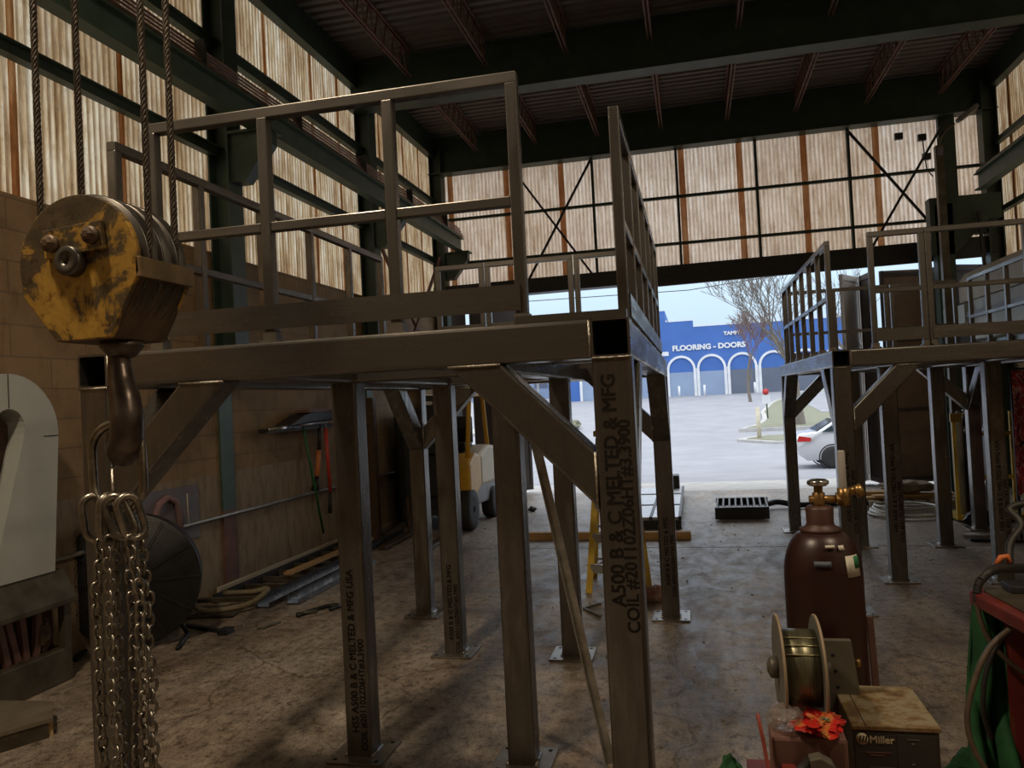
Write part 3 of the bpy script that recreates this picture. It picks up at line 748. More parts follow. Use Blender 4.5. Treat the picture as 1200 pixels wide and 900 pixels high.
# ---------------------------------------------------------------- front right: gas cylinder, spool, feeder
def gas_cylinder(name,x,y,z0,r,h,m_body,label,group=None,cap='cyltop',valve=True):
    t=thing(name,(x,y,z0),label,'gas cylinder',group)
    m=MB(); prof=[(r*.9,0),(r,.03),(r,h-.22)]
    for i in range(1,9):
        a=PI/2*i/8; prof.append((r*.42+(r*.58)*math.cos(a),h-.22+.15*math.sin(a)))
    m.lathe(prof,(x,y,z0),(0,0,1),36); b=m.build('body',m_body,t)
    m=MB(); m.lathe([(r*.52,0),(r*.54,.012),(r*.38,.02),(r*.35,.03),(r*.36,.075),(r*.30,.085)],(x,y,z0+h-.075),(0,0,1),24); m.build('collar',cap,t)
    m=MB(); zv=z0+h+.0
    m.lathe([(.013,0),(.02,.01),(.02,.05),(.014,.055),(.014,.075)],(x,y,zv),(0,0,1),16)
    m.cyl((x-.03,y,zv+.03),(x+.055,y,zv+.03),.013,12); m.build('valve','brass',t)
    m=MB(); m.lathe([(.004,0),(.026,.004),(.034,.010),(.034,.02),(.024,.026),(0,.028)],(x,y,zv+.07),(0,0,1),10); 
    m.build('hand_wheel','chrome',t)
    return t
gc=gas_cylinder('gas_cylinder',.377,2.73,.13,.121,1.47,'cyl','large dark red gas cylinder with brass valve, standing behind the wire spool')
# regulator/flowmeter
m=MB(); m.cyl((.43,2.73,1.632),(.455,2.73,1.632),.021,6,False); m.cyl((.452,2.725,1.61),(.452,2.725,1.665),.019,16); m.cyl((.455,2.735,1.648),(.50,2.735,1.66),.015,12); m.cyl((.49,2.735,1.65),(.512,2.735,1.66),.022,12)
rg=m.build('regulator','brass',gc)
m=MB(); m.lathe([(.011,0),(.012,.005),(.012,.12),(.009,.125)],(.452,2.725,1.662),(0,0,1),14); m.build('flow_tube','gauge',rg)
def cyl_label(t,x,y,r,a0,a1,z0,z1,m_,nm='sticker'):
    m=MB(); n=6; vs=[];fs=[]
    for i in range(n+1):
        a=math.radians(a0+(a1-a0)*i/n)
        for z,rr in z0,z1: vs.append((x+rr*math.cos(a),y+rr*math.sin(a),z))
    for i in range(n): fs.append((2*i,2*i+2,2*i+3,2*i+1))
    m.add(vs,fs,True); o=m.build(nm,m_,t); s_=o.modifiers.new('s','SOLIDIFY'); s_.thickness=.001; return o
cyl_label(gc,.377,2.73,.121,-62,-35,(1.40,.1235),(1.465,.114),'label')
cyl_label(gc,.377,2.73,.121,-46,-34,(1.425,.1225),(1.462,.1155),'lgreen')
cyl_label(gc,.377,2.73,.121,-70,-60,(1.484,.110),(1.498,.103),'label')
cyl_label(gc,.377,2.73,.121,-110,-85,(1.435,.1215),(1.452,.118),'lblue')
cyl_label(gc,.377,2.73,.121,-92,-76,(1.492,.107),(1.50,.103),'label')
# hand cart under the cylinder
ct=thing('cylinder_cart',(.38,2.8,0),'dark red steel cart frame upright behind the gas cylinder','cart')
m=MB()
m.bar((.540,2.92,.12),(.515,2.92,1.39),.024,.024,up=(1,0,0)); m.build('upright','red',ct)
m=MB(); m.bar((.580,2.92,.12),(.545,2.92,1.20),.02,.02,up=(1,0,0)); m.build('upright','redox',ct)
m=MB(); m.box((.2,2.58,.09),(.56,2.94,.13)); m.build('footplate','red',ct)
for x in (.17,.59):
    m=MB(); m.cyl((x-.02,2.9,.10),(x+.02,2.9,.10),.10,24); m.build('wheel','rubber',ct)
# wire feeder on a red welder cart
wc=thing('welder_cart',(.3,2.25,0),'low red steel welding cart in the bottom right foreground','cart')
m=MB(); m.box((.10,1.95,.80),(.62,2.62,.83)); m.build('tray','red',wc,bev=.004)
m=MB(); m.bar((.19,1.9,.92),(.19,2.42,1.04),.035,.05); m.build('front_rail','red',wc)
m=MB(); m.box((.13,1.97,.17),(.60,2.55,.80)); m.build('power_source','olive',wc,bev=.01)
for x in (.13,.60):
    for y in (2.0,2.55):
        m=MB(); m.box((x-.015,y-.015,.10),(x+.015,y+.015,.80)); m.build('leg','red',wc)
for x in (.10,.63):
    for y in (2.05,2.5):
        m=MB(); m.cyl((x-.02,y,.09),(x+.02,y,.09),.09,20); m.build('wheel','rubber',wc)
m=MB(); m.tube([(.118,2.18,1.145),(.128,2.18,1.08),(.138,2.16,1.0),(.17,2.12,.95)],.005,8); m.build('hook_rod','redtube',wc)
# feeder box
fb=thing('wire_feeder',(.48,2.44,.83),'charcoal box with gold logo and rust stained top, in front of the wire spool','wire feeder')
x0,x1,y0,y1,zt=.370,.587,2.30,2.60,1.078
m=MB(); m.box((x0,y0+.004,.83),(x1,y1,zt-.012)); m.build('case','olive',fb,bev=.006)
m=MB(); m.box((x0-.003,y0-.004,zt-.014),(x1+.003,y1,zt)); m.build('lid','mtop',fb,bev=.003)
m=MB(); m.box((x0+.032,y0-.0045,zt-.0005),(x0+.034,y1-.002,zt+.0008)); m.build('lid_seam','hollow',fb)
m=MB(); m.box((x0+.004,y0-.002,.835),(x1-.004,y0+.006,zt-.016)); m.build('front_panel','mface',fb)
m=MB(); m.box((x0+.110,y0-.004,.85),(x1-.012,y0+.0,zt-.022)); m.build('control_panel','mface',fb)
RX=Matrix(((1,0,0),(0,0,-1),(0,1,0)))
lg=MB(); lg.cyl((x0+.022,y0-.002,zt-.036),(x0+.022,y0-.0035,zt-.036),.0155,28); lo=lg.build('logo_disc','goldtxt',fb)
lm=MB()
for k in range(3):
    xx=x0+.0135+k*.0075; lm.prism([(xx,zt-.045),(xx+.0036,zt-.045),(xx+.0075,zt-.027),(xx+.0039,zt-.027)],y0-.0042,y0-.0034)
lm.build('logo_strokes','mface',lo)
text('Miller',.027,'goldtxt',fb,(x0+.040,y0-.003,zt-.046),RX,'logo_lettering',.0005,bold=.0009)
m=MB(); m.box((x0+.028,y0-.003,zt-.073),(x0+.092,y0-.0022,zt-.070)); m.box((x0+.040,y0-.003,zt-.080),(x0+.075,y0-.0022,zt-.077)); m.build('print_line','dimtxt',fb)
m=MB(); m.box((x0+.036,y0-.003,zt-.111),(x0+.10,y0-.0022,zt-.1095)); m.box((x0+.135,y0-.0052,zt-.034),(x0+.165,y0-.0042,zt-.0325)); m.box((x0+.144,y0-.0052,zt-.046),(x0+.152,y0-.0042,zt-.042)); m.box((x0+.143,y0-.0052,zt-.100),(x0+.150,y0-.0042,zt-.096)); m.build('print_line','greytxt',fb)
# spool with bracket
sp=thing('wire_spool',(.24,2.36,.83),'wide spool of welding wire with two round tan flanges, beside the gas cylinder','wire spool')
sax=V((1,.02,0)).normalized(); sc_=V((.247,2.36,1.208)); RS=.142
for s_ in (-1,1):
    c=sc_+sax*.052*s_
    m=MB(); m.lathe([(.03,-.004),(RS,-.004),(RS,.004),(.03,.004)],c,sax,48,False); fo=m.build('flange','flangeg',sp)
    m=MB(); m.torus(c,RS,.0042,sax,48,6); m.build('rim','flange',fo)
m=MB(); m.lathe([(.104,-.048),(.106,0),(.104,.048)],sc_,sax,40); m.build('wire_winding','wire',sp)
m=MB()
for k in range(3):
    a=math.radians(-128+0)
for k,(dy,dz) in enumerate(((-.045,.096),(-.068,.082),(-.086,.062))):
    c=sc_+V((0,dy,dz)); m.tube([c-sax*.046,c-sax*.02+V((0,-.002,.002)),c+sax*.02,c+sax*.046],.0022,5)
m.build('wire_turns','wirehi',sp)
m=MB(); m.cyl(sc_-sax*.085,sc_+sax*.085,.016,16); m.lathe([(.03,0),(.03,.02),(.022,.026)],sc_-sax*.056,-sax,20); m.build('hub','olive',sp)
m=MB(); m.prism([(.318,.86),(.318,1.236),(.416,1.236),(.434,1.07),(.434,.86)],2.52,2.545)
for z in (1.20,1.16,1.12): pass
br_=m.build('bracket_plate','olive',sp)
m=MB()
for x,z in ((.362,1.195),(.368,1.147),(.372,1.10)): m.cyl((x,2.5195,z),(x,2.5185,z),.005,12)
m.build('bolt_hole','hollow',br_)
m=MB(); m.cyl((.425,2.535,1.168),(.440,2.535,1.168),.012,12); m.build('bolt','brass',br_)
# drive unit in front of the spool
du=thing('feeder_drive',(.27,2.2,.83),'olive grey wire drive bracket with small brass parts, below the red wrapper','wire drive')
m=MB(); m.prism([(.235,1.055),(.262,1.062),(.292,1.045),(.306,1.02),(.300,.985),(.262,.995),(.238,1.01)],2.12,2.16); m.build('cover','olive',du,bev=.003)
m=MB(); m.box((.20,2.10,.83),(.33,2.22,.985)); m.build('drive_housing','black',du,bev=.006)
m=MB(); m.box((.282,2.09,.955),(.297,2.12,1.0)); m.box((.318,2.08,.93),(.338,2.14,1.03)); m.build('clamp','brass',du,bev=.002)
# cable out of the drive
m=MB(); m.tube([(.235,2.14,1.045),(.20,2.10,1.03),(.165,2.06,1.0),(.12,2.0,.94),(.09,1.93,.85),(.08,1.90,.7),(.07,1.88,.3),(.07,1.88,.012)],.011,10)
tag(m.build('power_cable','cablek'),'thick black cable curving down at the left of the wire drive','cable')
# snack wrapper and clear wrap
def crumple(c,s,seed,nm,m_,sub=3,amp=.35):
    random.seed(seed); bm=bmesh.new(); bmesh.ops.create_icosphere(bm,subdivisions=sub,radius=1)
    from mathutils import noise as NZ
    vs=[]
    for v in bm.verts:
        n=NZ.noise(v.co*1.7+V((seed,0,0)))*amp+NZ.noise(v.co*4+V((0,seed,0)))*amp*.6
        p=v.co*(1+n); vs.append((c[0]+p.x*s[0],c[1]+p.y*s[1],c[2]+p.z*s[2]))
    fs=[[v.index for v in f.verts] for f in bm.faces]; bm.free(); m=MB(); m.add(vs,fs,False); return m
m=crumple((.278,2.23,1.108),(.050,.055,.020),5,'w','bag',4,.75); tag(m.build('snack_wrapper','bag'),'crumpled shiny red wrapper lying between spool and charcoal box','wrapper')
m=crumple((.195,2.24,1.115),(.050,.05,.032),9,'w','wrap'); tag(m.build('plastic_wrap','wrap'),'crumpled clear plastic wrap draped on the cart under the spool','plastic wrap')
m=MB(); m.box((.15,2.19,.83),(.34,2.29,1.082)); m.build('spool_mount','redox',wc,bev=.01)
m=crumple((.065,2.2,.985),(.03,.03,.03),2,'g','greencloth'); 
gg=crumple((.09,2.6,.0),(.001,.001,.001),2,'g','greencloth')
tag(crumple((.045,2.42,.865),(.035,.05,.05),4,'g','greencloth').build('green_rag','greencloth'),'bit of bright green rag at the bottom edge left of the red cart','rag')
m=MB(); m.box((.0,2.37,.0),(.09,2.47,.84)); 
tag(m.build('waste_bin','black'),'narrow dark bin just below the green rag','bin')

# ---------------------------------------------------------------- right foreground: red work cart, torch, leather
rc=thing('work_cart',(1.75,4.2,0),'red steel work cart with a littered top at the right edge','cart')
m=MB(); m.prism([(1.155,3.93),(1.205,3.50),(1.245,3.25),(2.2,3.25),(2.2,4.0),(1.20,4.0)],.985,1.045,'xy'); m.build('top_frame','red',rc,bev=.01)
m=MB(); m.prism([(1.21,3.90),(1.27,3.29),(2.18,3.29),(2.18,3.96),(1.23,3.96)],1.042,1.052,'xy'); m.build('top_sheet','machine',rc)
for x,y in ((1.30,3.33),(1.33,3.93),(2.12,3.33),(2.12,3.93)):
    m=MB(); m.box((x-.03,y-.03,0),(x+.03,y+.03,.985)); m.build('leg','red',rc)
m=MB(); m.box((1.33,3.33,.30),(2.15,3.95,.33)); m.build('shelf','machine_d',rc)
m=MB(); m.box((1.42,3.4,.33),(2.1,3.9,.80)); m.build('stored_box','machine_d',rc,bev=.02)
tc=thing('welding_torch',(1.3,3.98,1.05),'welding torch with orange grip and ribbed black cable on the red cart','welding torch')
m=MB(); m.tube([(1.215,3.92,1.105),(1.25,3.95,1.125),(1.30,4.0,1.128),(1.44,4.06,1.115)],[.016,.021,.023,.022],12); m.build('handle','cablek',tc)
m=MB(); m.tube([(1.30,4.02,1.14),(1.325,4.02,1.175),(1.35,4.02,1.18),(1.36,4.02,1.15)],[.010,.014,.014,.01],8); m.build('grip','torch',tc)
m=MB()
pp=[(1.215,3.92,1.105),(1.195,3.90,1.095),(1.180,3.89,1.07),(1.173,3.88,1.04),(1.172,3.88,1.0)]
for i in range(len(pp)-1):
    for k in range(4):
        f=k/4; p=V(pp[i]).lerp(V(pp[i+1]),f); d=(V(pp[i+1])-V(pp[i])); m.torus(p,.0145,.0042,d,12,5)
m.build('strain_relief','cablek',tc)
def spline(P,n=8):
    P=[V(p) for p in P]; P=[P[0]*2-P[1]]+P+[P[-1]*2-P[-2]]; o=[]
    for i in range(1,len(P)-2):
        for k in range(n):
            t=k/n; a,b,c,d=P[i-1],P[i],P[i+1],P[i+2]
            o.append(.5*((2*b)+(-a+c)*t+(2*a-5*b+4*c-d)*t*t+(-a+3*b-3*c+d)*t**3))
    o.append(P[-2]); return o
m=MB(); m.tube(spline([(1.173,3.88,1.04),(1.172,3.86,.95),(1.20,3.84,.85),(1.28,3.84,.75),(1.40,3.86,.66),(1.5,3.9,.6)]),.011,8); m.build('lead','cable',tc)
m=MB(); m.tube(spline([(1.36,3.70,.985),(1.25,3.66,.97),(1.13,3.64,.87),(1.05,3.62,.70),(1.03,3.62,.55),(1.08,3.62,.40),(1.22,3.62,.25),(1.35,3.64,.16),(1.5,3.7,.10)]),.012,8)
tag(m.build('welding_cable','cable'),'tan cable making a wide loop in front of the green leather at the right edge','cable')
m=MB(); m.tube(spline([(1.38,3.72,.97),(1.24,3.70,.94),(1.14,3.68,.80),(1.11,3.68,.62),(1.14,3.70,.48)]),.011,8)
tag(m.build('welding_cable','cablek'),'black cable making the shorter inner loop beside the tan cable','cable')
m=MB(); m.tube(spline([(1.12,3.66,.30),(1.07,3.62,.22),(1.05,3.60,.12),(1.05,3.50,.04),(1.06,3.3,.014),(1.12,2.9,.012)]),.011,8)
tag(m.build('welding_cable','cable'),'pale cable end running down to the floor below the green leather','cable')
m=MB(); m.tube(spline([(1.46,3.9,.55),(1.40,3.66,.50),(1.33,3.60,.42),(1.33,3.60,.32),(1.42,3.62,.24),(1.55,3.7,.2)]),.010,8)
tag(m.build('welding_cable','cablek'),'thin black cable curving over the lower green leather at the right edge','cable')
# draped leather
def drape():
    from mathutils import noise as NZ
    vs=[];fs=[];nu,nv=22,34
    for j in range(nv+1):
        v=j/nv; z=1.0-.93*v
        half=.055+.10*v+.03*math.sin(v*5)
        cxx=1.27+.02*math.sin(v*6)-.02*v
        for i in range(nu+1):
            u=i/nu*2-1
            fold=.05*math.sin(u*5+v*3)+.03*math.sin(u*11-v*7)+.05*NZ.noise(V((u*2,v*4,3)))
            out=.10*v+.06*max(0,math.sin((v-.62)*9)) if v>.62 else .10*v
            vs.append((cxx+u*half,4.05-out+fold*(.4+v),z))
    for j in range(nv):
        for i in range(nu):
            a=j*(nu+1)+i; fs.append((a,a+1,a+nu+2,a+nu+1))
    return MB().add(vs,fs,True)
o=drape().build('leather_jacket','greencloth'); s_=o.modifiers.new('s','SOLIDIFY'); s_.thickness=.012
tag(o,'green welding leather draped from the red cart down to the floor','jacket')
m=MB(); m.prism([(1.05,4.35),(1.12,3.95),(1.75,3.9),(1.8,4.45)],.002,.008,'xy'); tag(m.build('cardboard_sheet','cardboard'),'flattened cardboard on the floor under the green leather','cardboard')
m=crumple((1.20,4.1,.14),(.12,.10,.13),8,'b','greencloth',3,.5); m.build('crumpled_hem','greencloth',o)
# dark bench behind the cart
dbn=thing('bench_grinder_stand',(2.0,5.4,0),'small dark bench crowded with black tools behind the red cart','bench')
m=MB(); m.box((2.13,5.2,1.17),(2.9,6.0,1.20)); m.build('bench_top','woodg',dbn)
m=MB(); m.box((2.16,5.25,1.02),(2.86,5.95,1.17)); m.build('apron','black',dbn)
for x,y in ((2.19,5.28),(2.19,5.9),(2.80,5.28),(2.80,5.9)):
    m=MB(); m.box((x-.03,y-.03,0),(x+.03,y+.03,1.02)); m.build('leg','black',dbn)
m=MB(); m.box((2.15,5.3,.55),(2.8,5.9,1.02)); m.build('tool_drawer','black',dbn,bev=.02)
for sx_,sz_,sd_ in ((1.52,1.055,3),(1.66,1.055,6)):
    pass
m=MB(); m.tube(spline([(1.45,4.3,1.08),(1.48,4.35,1.18),(1.55,4.4,1.26),(1.52,4.45,1.33),(1.60,4.45,1.36)]),.018,8); m.build('hose_tail','cablek',tc)
m=MB(); m.box((1.30,3.84,1.052),(1.50,3.97,1.085)); tag(m.build('tool_tray','black',bev=.006),'small dark tray beside the torch on the red cart','tray')
m=MB(); m.obox((1.50,3.84,1.062),(.03,.30,.018),Matrix.Rotation(.9,3,'Z')); tag(m.build('wood_stick','wood'),'thin pale wooden stick on the red cart top','stick')

# ---------------------------------------------------------------- middle and far right things
m=MB()
def clothsheet(x0,x1,y,z0,z1,m_):
    vs=[];fs=[];nu,nv=30,16
    for j in range(nv+1):
        for i in range(nu+1):
            u=i/nu;v=j/nv; vs.append((x0+(x1-x0)*u,y+.06*math.sin(u*14)*(1-.3*v)+.02*math.sin(v*6+u*5),z0+(z1-z0)*v))
    for j in range(nv):
        for i in range(nu):
            a=j*(nu+1)+i; fs.append((a,a+1,a+nu+2,a+nu+1))
    return MB().add(vs,fs,True)
o=clothsheet(3.76,4.7,10.7,.55,2.06,'redcloth').build('hanging_cloth','redcloth'); s_=o.modifiers.new('s','SOLIDIFY'); s_.thickness=.01
tag(o,'red and white patterned cloth hanging at the right edge beside the far platform','cloth')
cf=thing('cloth_rack',(4.2,10.8,0),'plain dark rack holding the red patterned cloth at the right edge','rack')
m=MB(); m.bar((3.74,10.8,2.08),(4.75,10.8,2.08),.03,.03); m.build('top_bar','black',cf)
for x in (3.80,4.72):
    m=MB(); m.bar((x,10.82,0),(x,10.82,2.07),.03,.03,up=(1,0,0)); m.build('upright','black',cf)
# gas bottles in a yellow cage
g1=gas_cylinder('gas_cylinder',3.72,12.35,.1,.115,1.36,'cyl','left of the two maroon cylinders with silver shoulders, in the yellow rack','cylinders in the yellow rack')
g2=gas_cylinder('gas_cylinder',4.05,12.35,.1,.115,1.36,'cyl','right of the two maroon cylinders with silver shoulders, in the yellow rack','cylinders in the yellow rack')
for g,x in ((g1,3.72),(g2,4.05)):
    m=MB(); m.lathe([(.117,0),(.117,.03),(.09,.12),(.05,.15)],(x,12.35,1.235),(0,0,1),24); m.build('painted_shoulder','cgrey',g)
    m=MB(); m.cyl((x+.03,12.32,1.53),(x+.12,12.30,1.60),.03,12); m.cyl((x+.06,12.28,1.52),(x+.06,12.28,1.70),.018,10); m.build('regulator','teal',g)
m=MB(); m.lathe([(.05,0),(.05,1.35),(.02,1.45)],(3.60,12.24,.092),(0,0,1),16); tag(m.build('slim_cylinder','cgrey'),'slim silver grey cylinder at the front left of the yellow rack','gas cylinder')
yr=thing('cylinder_rack',(3.85,12.35,0),'yellow steel rack holding gas cylinders by the right hand door leaves','rack')
m=MB(); m.box((3.48,12.1,.03),(4.4,12.6,.09)); m.build('base','fiberyellow',yr)
for x,y,z in ((3.50,12.12,1.5),(3.70,12.12,1.5),(4.38,12.12,1.5),(3.50,12.58,1.5),(4.38,12.58,1.5)):
    m=MB(); m.bar((x,y,.05),(x,y,z),.045,.045,up=(1,0,0)); m.build('post','fiberyellow',yr)
for z in (.62,1.22):
    m=MB(); m.bar((3.72,12.10,z),(4.4,12.10,z),.03,.05); m.build('crossbar','fiberyellow',yr)
m=MB(); m.box((3.46,12.09,1.40),(3.60,12.14,1.52)); m.build('hook_plate','fiberyellow',yr)
# coil and pallet
m=MB(); 
for k in range(5):
    r=.50-.02*k; m.torus((2.99,12.85,.03+.028*k),r,.020,V((.03*math.sin(k*2),.03*math.cos(k*3),1)),48,8)
tag(m.build('hose_coil','pvc'),'coil of white hose lying on the floor under the far platform','hose')
pt=thing('pallet',(3.3,14.0,0),'grey wooden pallet stacked with boards, near the right side door leaves','pallet')
for y in (13.5,14.0,14.5):
    m=MB(); m.box((2.62,y-.05,0),(4.1,y+.05,.10)); m.build('runner','woodg',pt)
for k in range(7):
    m=MB(); m.box((2.62+k*.22,13.45,.10),(2.62+k*.22+.16,14.55,.125)); m.build('slat','woodg',pt)
random.seed(5)
for k,(x,y,L,a,z) in enumerate(((3.1,13.75,1.3,.05,.125),(3.15,14.05,1.5,-.06,.125),(3.3,13.7,1.2,.12,.165),(2.95,14.1,1.1,.0,.165))):
    m=MB(); m.obox((x,y,z+.02),(L,.16,.038),Matrix.Rotation(a,3,'Z')); tag(m.build('board','wood'),['lower front board on the grey pallet','lower rear board on the grey pallet','upper front board lying askew on the grey pallet','upper rear short board on the grey pallet'][k],'board','boards on the pallet')
tag(crumple((3.25,13.85,.305),(.42,.22,.09),3,'s','burlap').build('burlap_sack','burlap'),'lumpy brown burlap sack on top of the pallet boards','sack')
tag(crumple((3.66,11.82,.10),(.20,.14,.10),6,'s','black',3,.3).build('black_tarp','black'),'crumpled black tarp on the floor in front of the yellow rack','tarp')
m=MB(); m.tube([(3.20,10.95,.03),(3.75,10.72,.03)],.028,8); tag(m.build('floor_pipe','pvc'),'short white pipe on the floor under the far platform, nearer the camera','pipe')
m=MB(); m.bar((3.20,10.70,.02),(3.85,10.55,.02),.04,.03); tag(m.build('floor_bar','black'),'dark flat bar on the floor just before the white pipe','bar')
# lamp pole
lp=thing('lamp_post',(3.90,13.4,0),'tall thin post with a gooseneck lamp at its top, right of the end wall','lamp')
m=MB(); m.bar((3.90,13.4,0),(3.90,13.4,5.62),.11,.11,up=(1,0,0)); m.build('pole','machine',lp)
m=MB(); m.tube(spline([(3.90,13.4,5.55),(3.92,13.38,5.72),(4.0,13.35,5.84),(4.12,13.3,5.92)]),.022,8); m.build('gooseneck','machine',lp)
m=MB(); m.obox((4.28,13.24,6.03),(.36,.12,.07),Matrix.Rotation(-.62,3,'Y'),bev=.02); hd=m.build('lamp_head','grey',lp)
m=MB(); m.obox((4.305,13.22,6.005),(.26,.10,.02),Matrix.Rotation(-.62,3,'Y')); m.build('lens','lampglass',hd)
m=MB(); m.box((3.86,13.32,5.45),(3.94,13.36,5.58)); m.build('junction_box','grey',lp)
# steel bracket structure at right beyond platform
m=MB(); m.box((4.25,15.3,4.78),(5.4,15.55,5.22)); m.prism([(4.25,4.78),(5.2,4.78),(4.62,4.2),(4.25,4.2)],15.3,15.55); struct(m,'trim','green')
m=MB(); m.box((4.33,15.3,0),(4.62,15.55,5.1)); struct(m,'trim','green')
m=MB(); m.bar((5.0,15.2,4.9),(5.1,15.2,2.4),.05,.05); struct(m,'trim','black')
# pale housing along the right wall
du2=thing('duct_housing',(5.0,10.,2.3),'long pale sheet metal housing with a beige top running beside the right wall','duct')
m=MB(); m.prism([(4.40,3.25),(4.40,3.60),(4.50,3.73),(4.62,3.78),(5.6,3.9),(5.6,3.25)],3.,14.5); m.build('hood','beige',du2)
m=MB(); m.box((4.46,3.,2.62),(5.6,14.1,3.25)); m.build('body','white',du2)
m=MB(); m.box((4.36,3.,2.98),(4.46,14.2,3.06)); m.build('ledge','grey',du2)
for k in range(5):
    m=MB(); y=13.6-k*2.2; m.box((4.44,y-1.9,3.08),(4.46,y,3.24)); m.build('recessed_panel','whited',du2)
m=MB(); m.box((4.34,14.1,2.9),(4.6,15.2,3.2)); m.build('outlet','white',du2)
for y in (4.,8.,12.):
    m=MB(); m.box((4.9,y-.06,0),(5.02,y+.06,2.62)); m.build('support_leg','grey',du2)

# ---------------------------------------------------------------- middle of floor
# ladder
ld=thing('step_ladder',(-.86,8.3,0),'yellow fibreglass step ladder standing open behind the near platform','ladder')
def leg(p0,p1,nm='rail',m_='fiberyellow',w=.065,d=.03):
    m=MB(); m.bar(p0,p1,w,d,up=(0,1,0)); return m.build(nm,m_,ld)
fl=[V((-1.15,8.05,0)),V((-.52,7.85,0))]; bk=[V((-1.17,8.72,0)),V((-.62,8.72,0))]; tp=[V((-1.00,8.35,1.60)),V((-.70,8.30,1.60))]
for a,b in zip(fl,tp): leg(a,b)
for a,b in zip(bk,tp): leg(a,b+V((0,.08,0)),'rear_rail',w=.045)
for k in range(5):
    f=(k+.8)/5.3; a=fl[0].lerp(tp[0],f);b=fl[1].lerp(tp[1],f); m=MB(); m.bar(a,b,.09,.025,up=(0,1,0)); m.build('step','alu',ld)
for k in range(4):
    f=(k+.6)/4.3; a=bk[0].lerp(tp[0],f);b=bk[1].lerp(tp[1],f); m=MB(); m.bar(a,b,.03,.02,up=(0,1,0)); m.build('rear_bar','alu',ld)
m=MB(); m.bar(bk[0].lerp(tp[0],.08),bk[1].lerp(tp[1],.3),.02,.012,up=(0,1,0)); m.bar(fl[0].lerp(tp[0],.14),bk[0].lerp(tp[0],.3),.02,.012,up=(0,0,1)); m.build('diagonal_stay','alu',ld)
m=MB(); m.box((-1.05,8.25,1.58),(-.65,8.48,1.64)); m.build('top_cap','fiberyellow',ld,bev=.008)
tag(crumple((-.50,7.75,.07),(.16,.11,.075),12,'r','paper').build('crumpled_rag','paper'),'crumpled pinkish rag on the floor beside the ladder foot','rag')
m=MB(); m.bar((-2.45,11.12,.05),(-.14,11.05,.05),.09,.10); tag(m.build('timber_beam','wood'),'long light brown timber lying across the floor between the platform legs','timber')
tb=thing('conveyor_frame',(-.55,14.,0),'low frame with pale metal panels and black rails on the floor by the open door','frame')
m=MB(); m.box((-1.1,11.9,.14),(-.30,15.6,.17)); m.build('panel','alu',tb)
for x in (-1.12,-.72,-.30):
    m=MB(); m.bar((x,11.85,.15),(x,15.7,.15),.04,.07); m.build('side_rail','black',tb)
m=MB(); m.bar((-1.14,11.85,.07),(-.28,11.85,.07),.05,.14); m.build('end_plate','black',tb)
for y in (13.2,14.6):
    m=MB(); m.bar((-1.12,y,.165),(-.3,y,.165),.08,.03); m.build('cross_strip','black',tb)
m=MB(); m.box((-.72,15.4,.1),(-.36,15.75,.42)); m.build('motor','black',tb,bev=.03)
rt=thing('roller_rack',(.62,12.9,0),'low black steel rack with a row of bright slats on the floor by the door','rack')
m=MB(); m.box((.22,12.55,.02),(1.02,12.63,.20)); m.build('front_plate','black',rt,bev=.004)
m=MB(); m.box((.26,13.5,.05),(1.08,13.56,.22)); m.build('rear_plate','black',rt)
for i in range(9):
    x=.25+i*.094; m=MB(); m.bar((x,12.63,.16),(x+.04,13.5,.19),.03,.06); m.build('divider','black',rt)
m=MB(); m.prism([(.24,12.64),(1.0,12.64),(1.05,13.5),(.28,13.5)],.10,.115,'xy'); m.build('bright_tray','alu',rt)
m=MB(); m.tube(spline([(.3,13.7,.05),(.6,13.75,.11),(1.0,13.6,.09),(1.25,13.8,.10),(1.6,13.7,.06),(2.1,13.9,.05),(2.5,13.9,.05)]),.05,6)
tag(m.build('dark_chain_pile','black'),'dark lumpy line of chain on the floor behind the black slatted rack','chain')
tag(crumple((-2.93,13.9,.04),(.07,.07,.05),4,'c','black',2).build('rubber_scrap','rubber'),'small black scrap alone on the pale floor near the forklift','scrap')
m=MB(); m.bar((-1.12,7.42,.012),(-.98,7.60,.012),.022,.022); m.bar((-1.12,7.42,.012),(-.93,7.16,.012),.022,.022)
tag(m.build('bent_rod','olive'),'small bent steel rod on the floor between ladder and platform legs','rod')

# forklift
fk=thing('forklift',(-3.95,12.4,0),'yellow and grey forklift seen between the legs of the near platform','forklift')
def fx(x): return x
# runs along y: forks toward camera
m=MB(); m.prism([(12.0,.35),(12.0,.85),(12.25,1.02),(12.9,1.02),(13.1,1.12),(13.75,1.10),(13.9,.95),(13.92,.42),(13.6,.30)],-4.5,-3.50,'yz'); m.build('chassis','grey',fk,bev=.04)
m=MB(); m.prism([(11.85,.42),(11.85,1.05),(12.2,1.20),(12.55,1.16),(12.55,.62)],-4.48,-3.46,'yz'); m.build('front_cowl','yellow',fk,bev=.05)
m=MB(); m.prism([(12.55,.62),(12.55,1.14),(13.1,1.28),(13.75,1.22),(13.93,.95),(13.95,.60)],-4.52,-3.47,'yz'); m.build('counterweight_cover','cream',fk,bev=.06)
for y,r in ((11.95,.33),(13.35,.27)):
    for s_ in (-1,1):
        x=-3.98+s_*.43; m=MB(); m.lathe([(r*.55,-.1),(r*.93,-.1),(r,-.06),(r,.06),(r*.93,.1),(r*.55,.1)],(x,y,r),(1,0,0),28)
        w_=m.build('tyre','rubber',fk); m=MB(); m.lathe([(.03,-.085),(r*.56,-.085),(r*.56,.085),(.03,.085)],(x,y,r),(1,0,0),24); m.cyl((x-.1,y,r),(x+.1,y,r),.05,12); m.build('wheel_rim','rimc',w_)
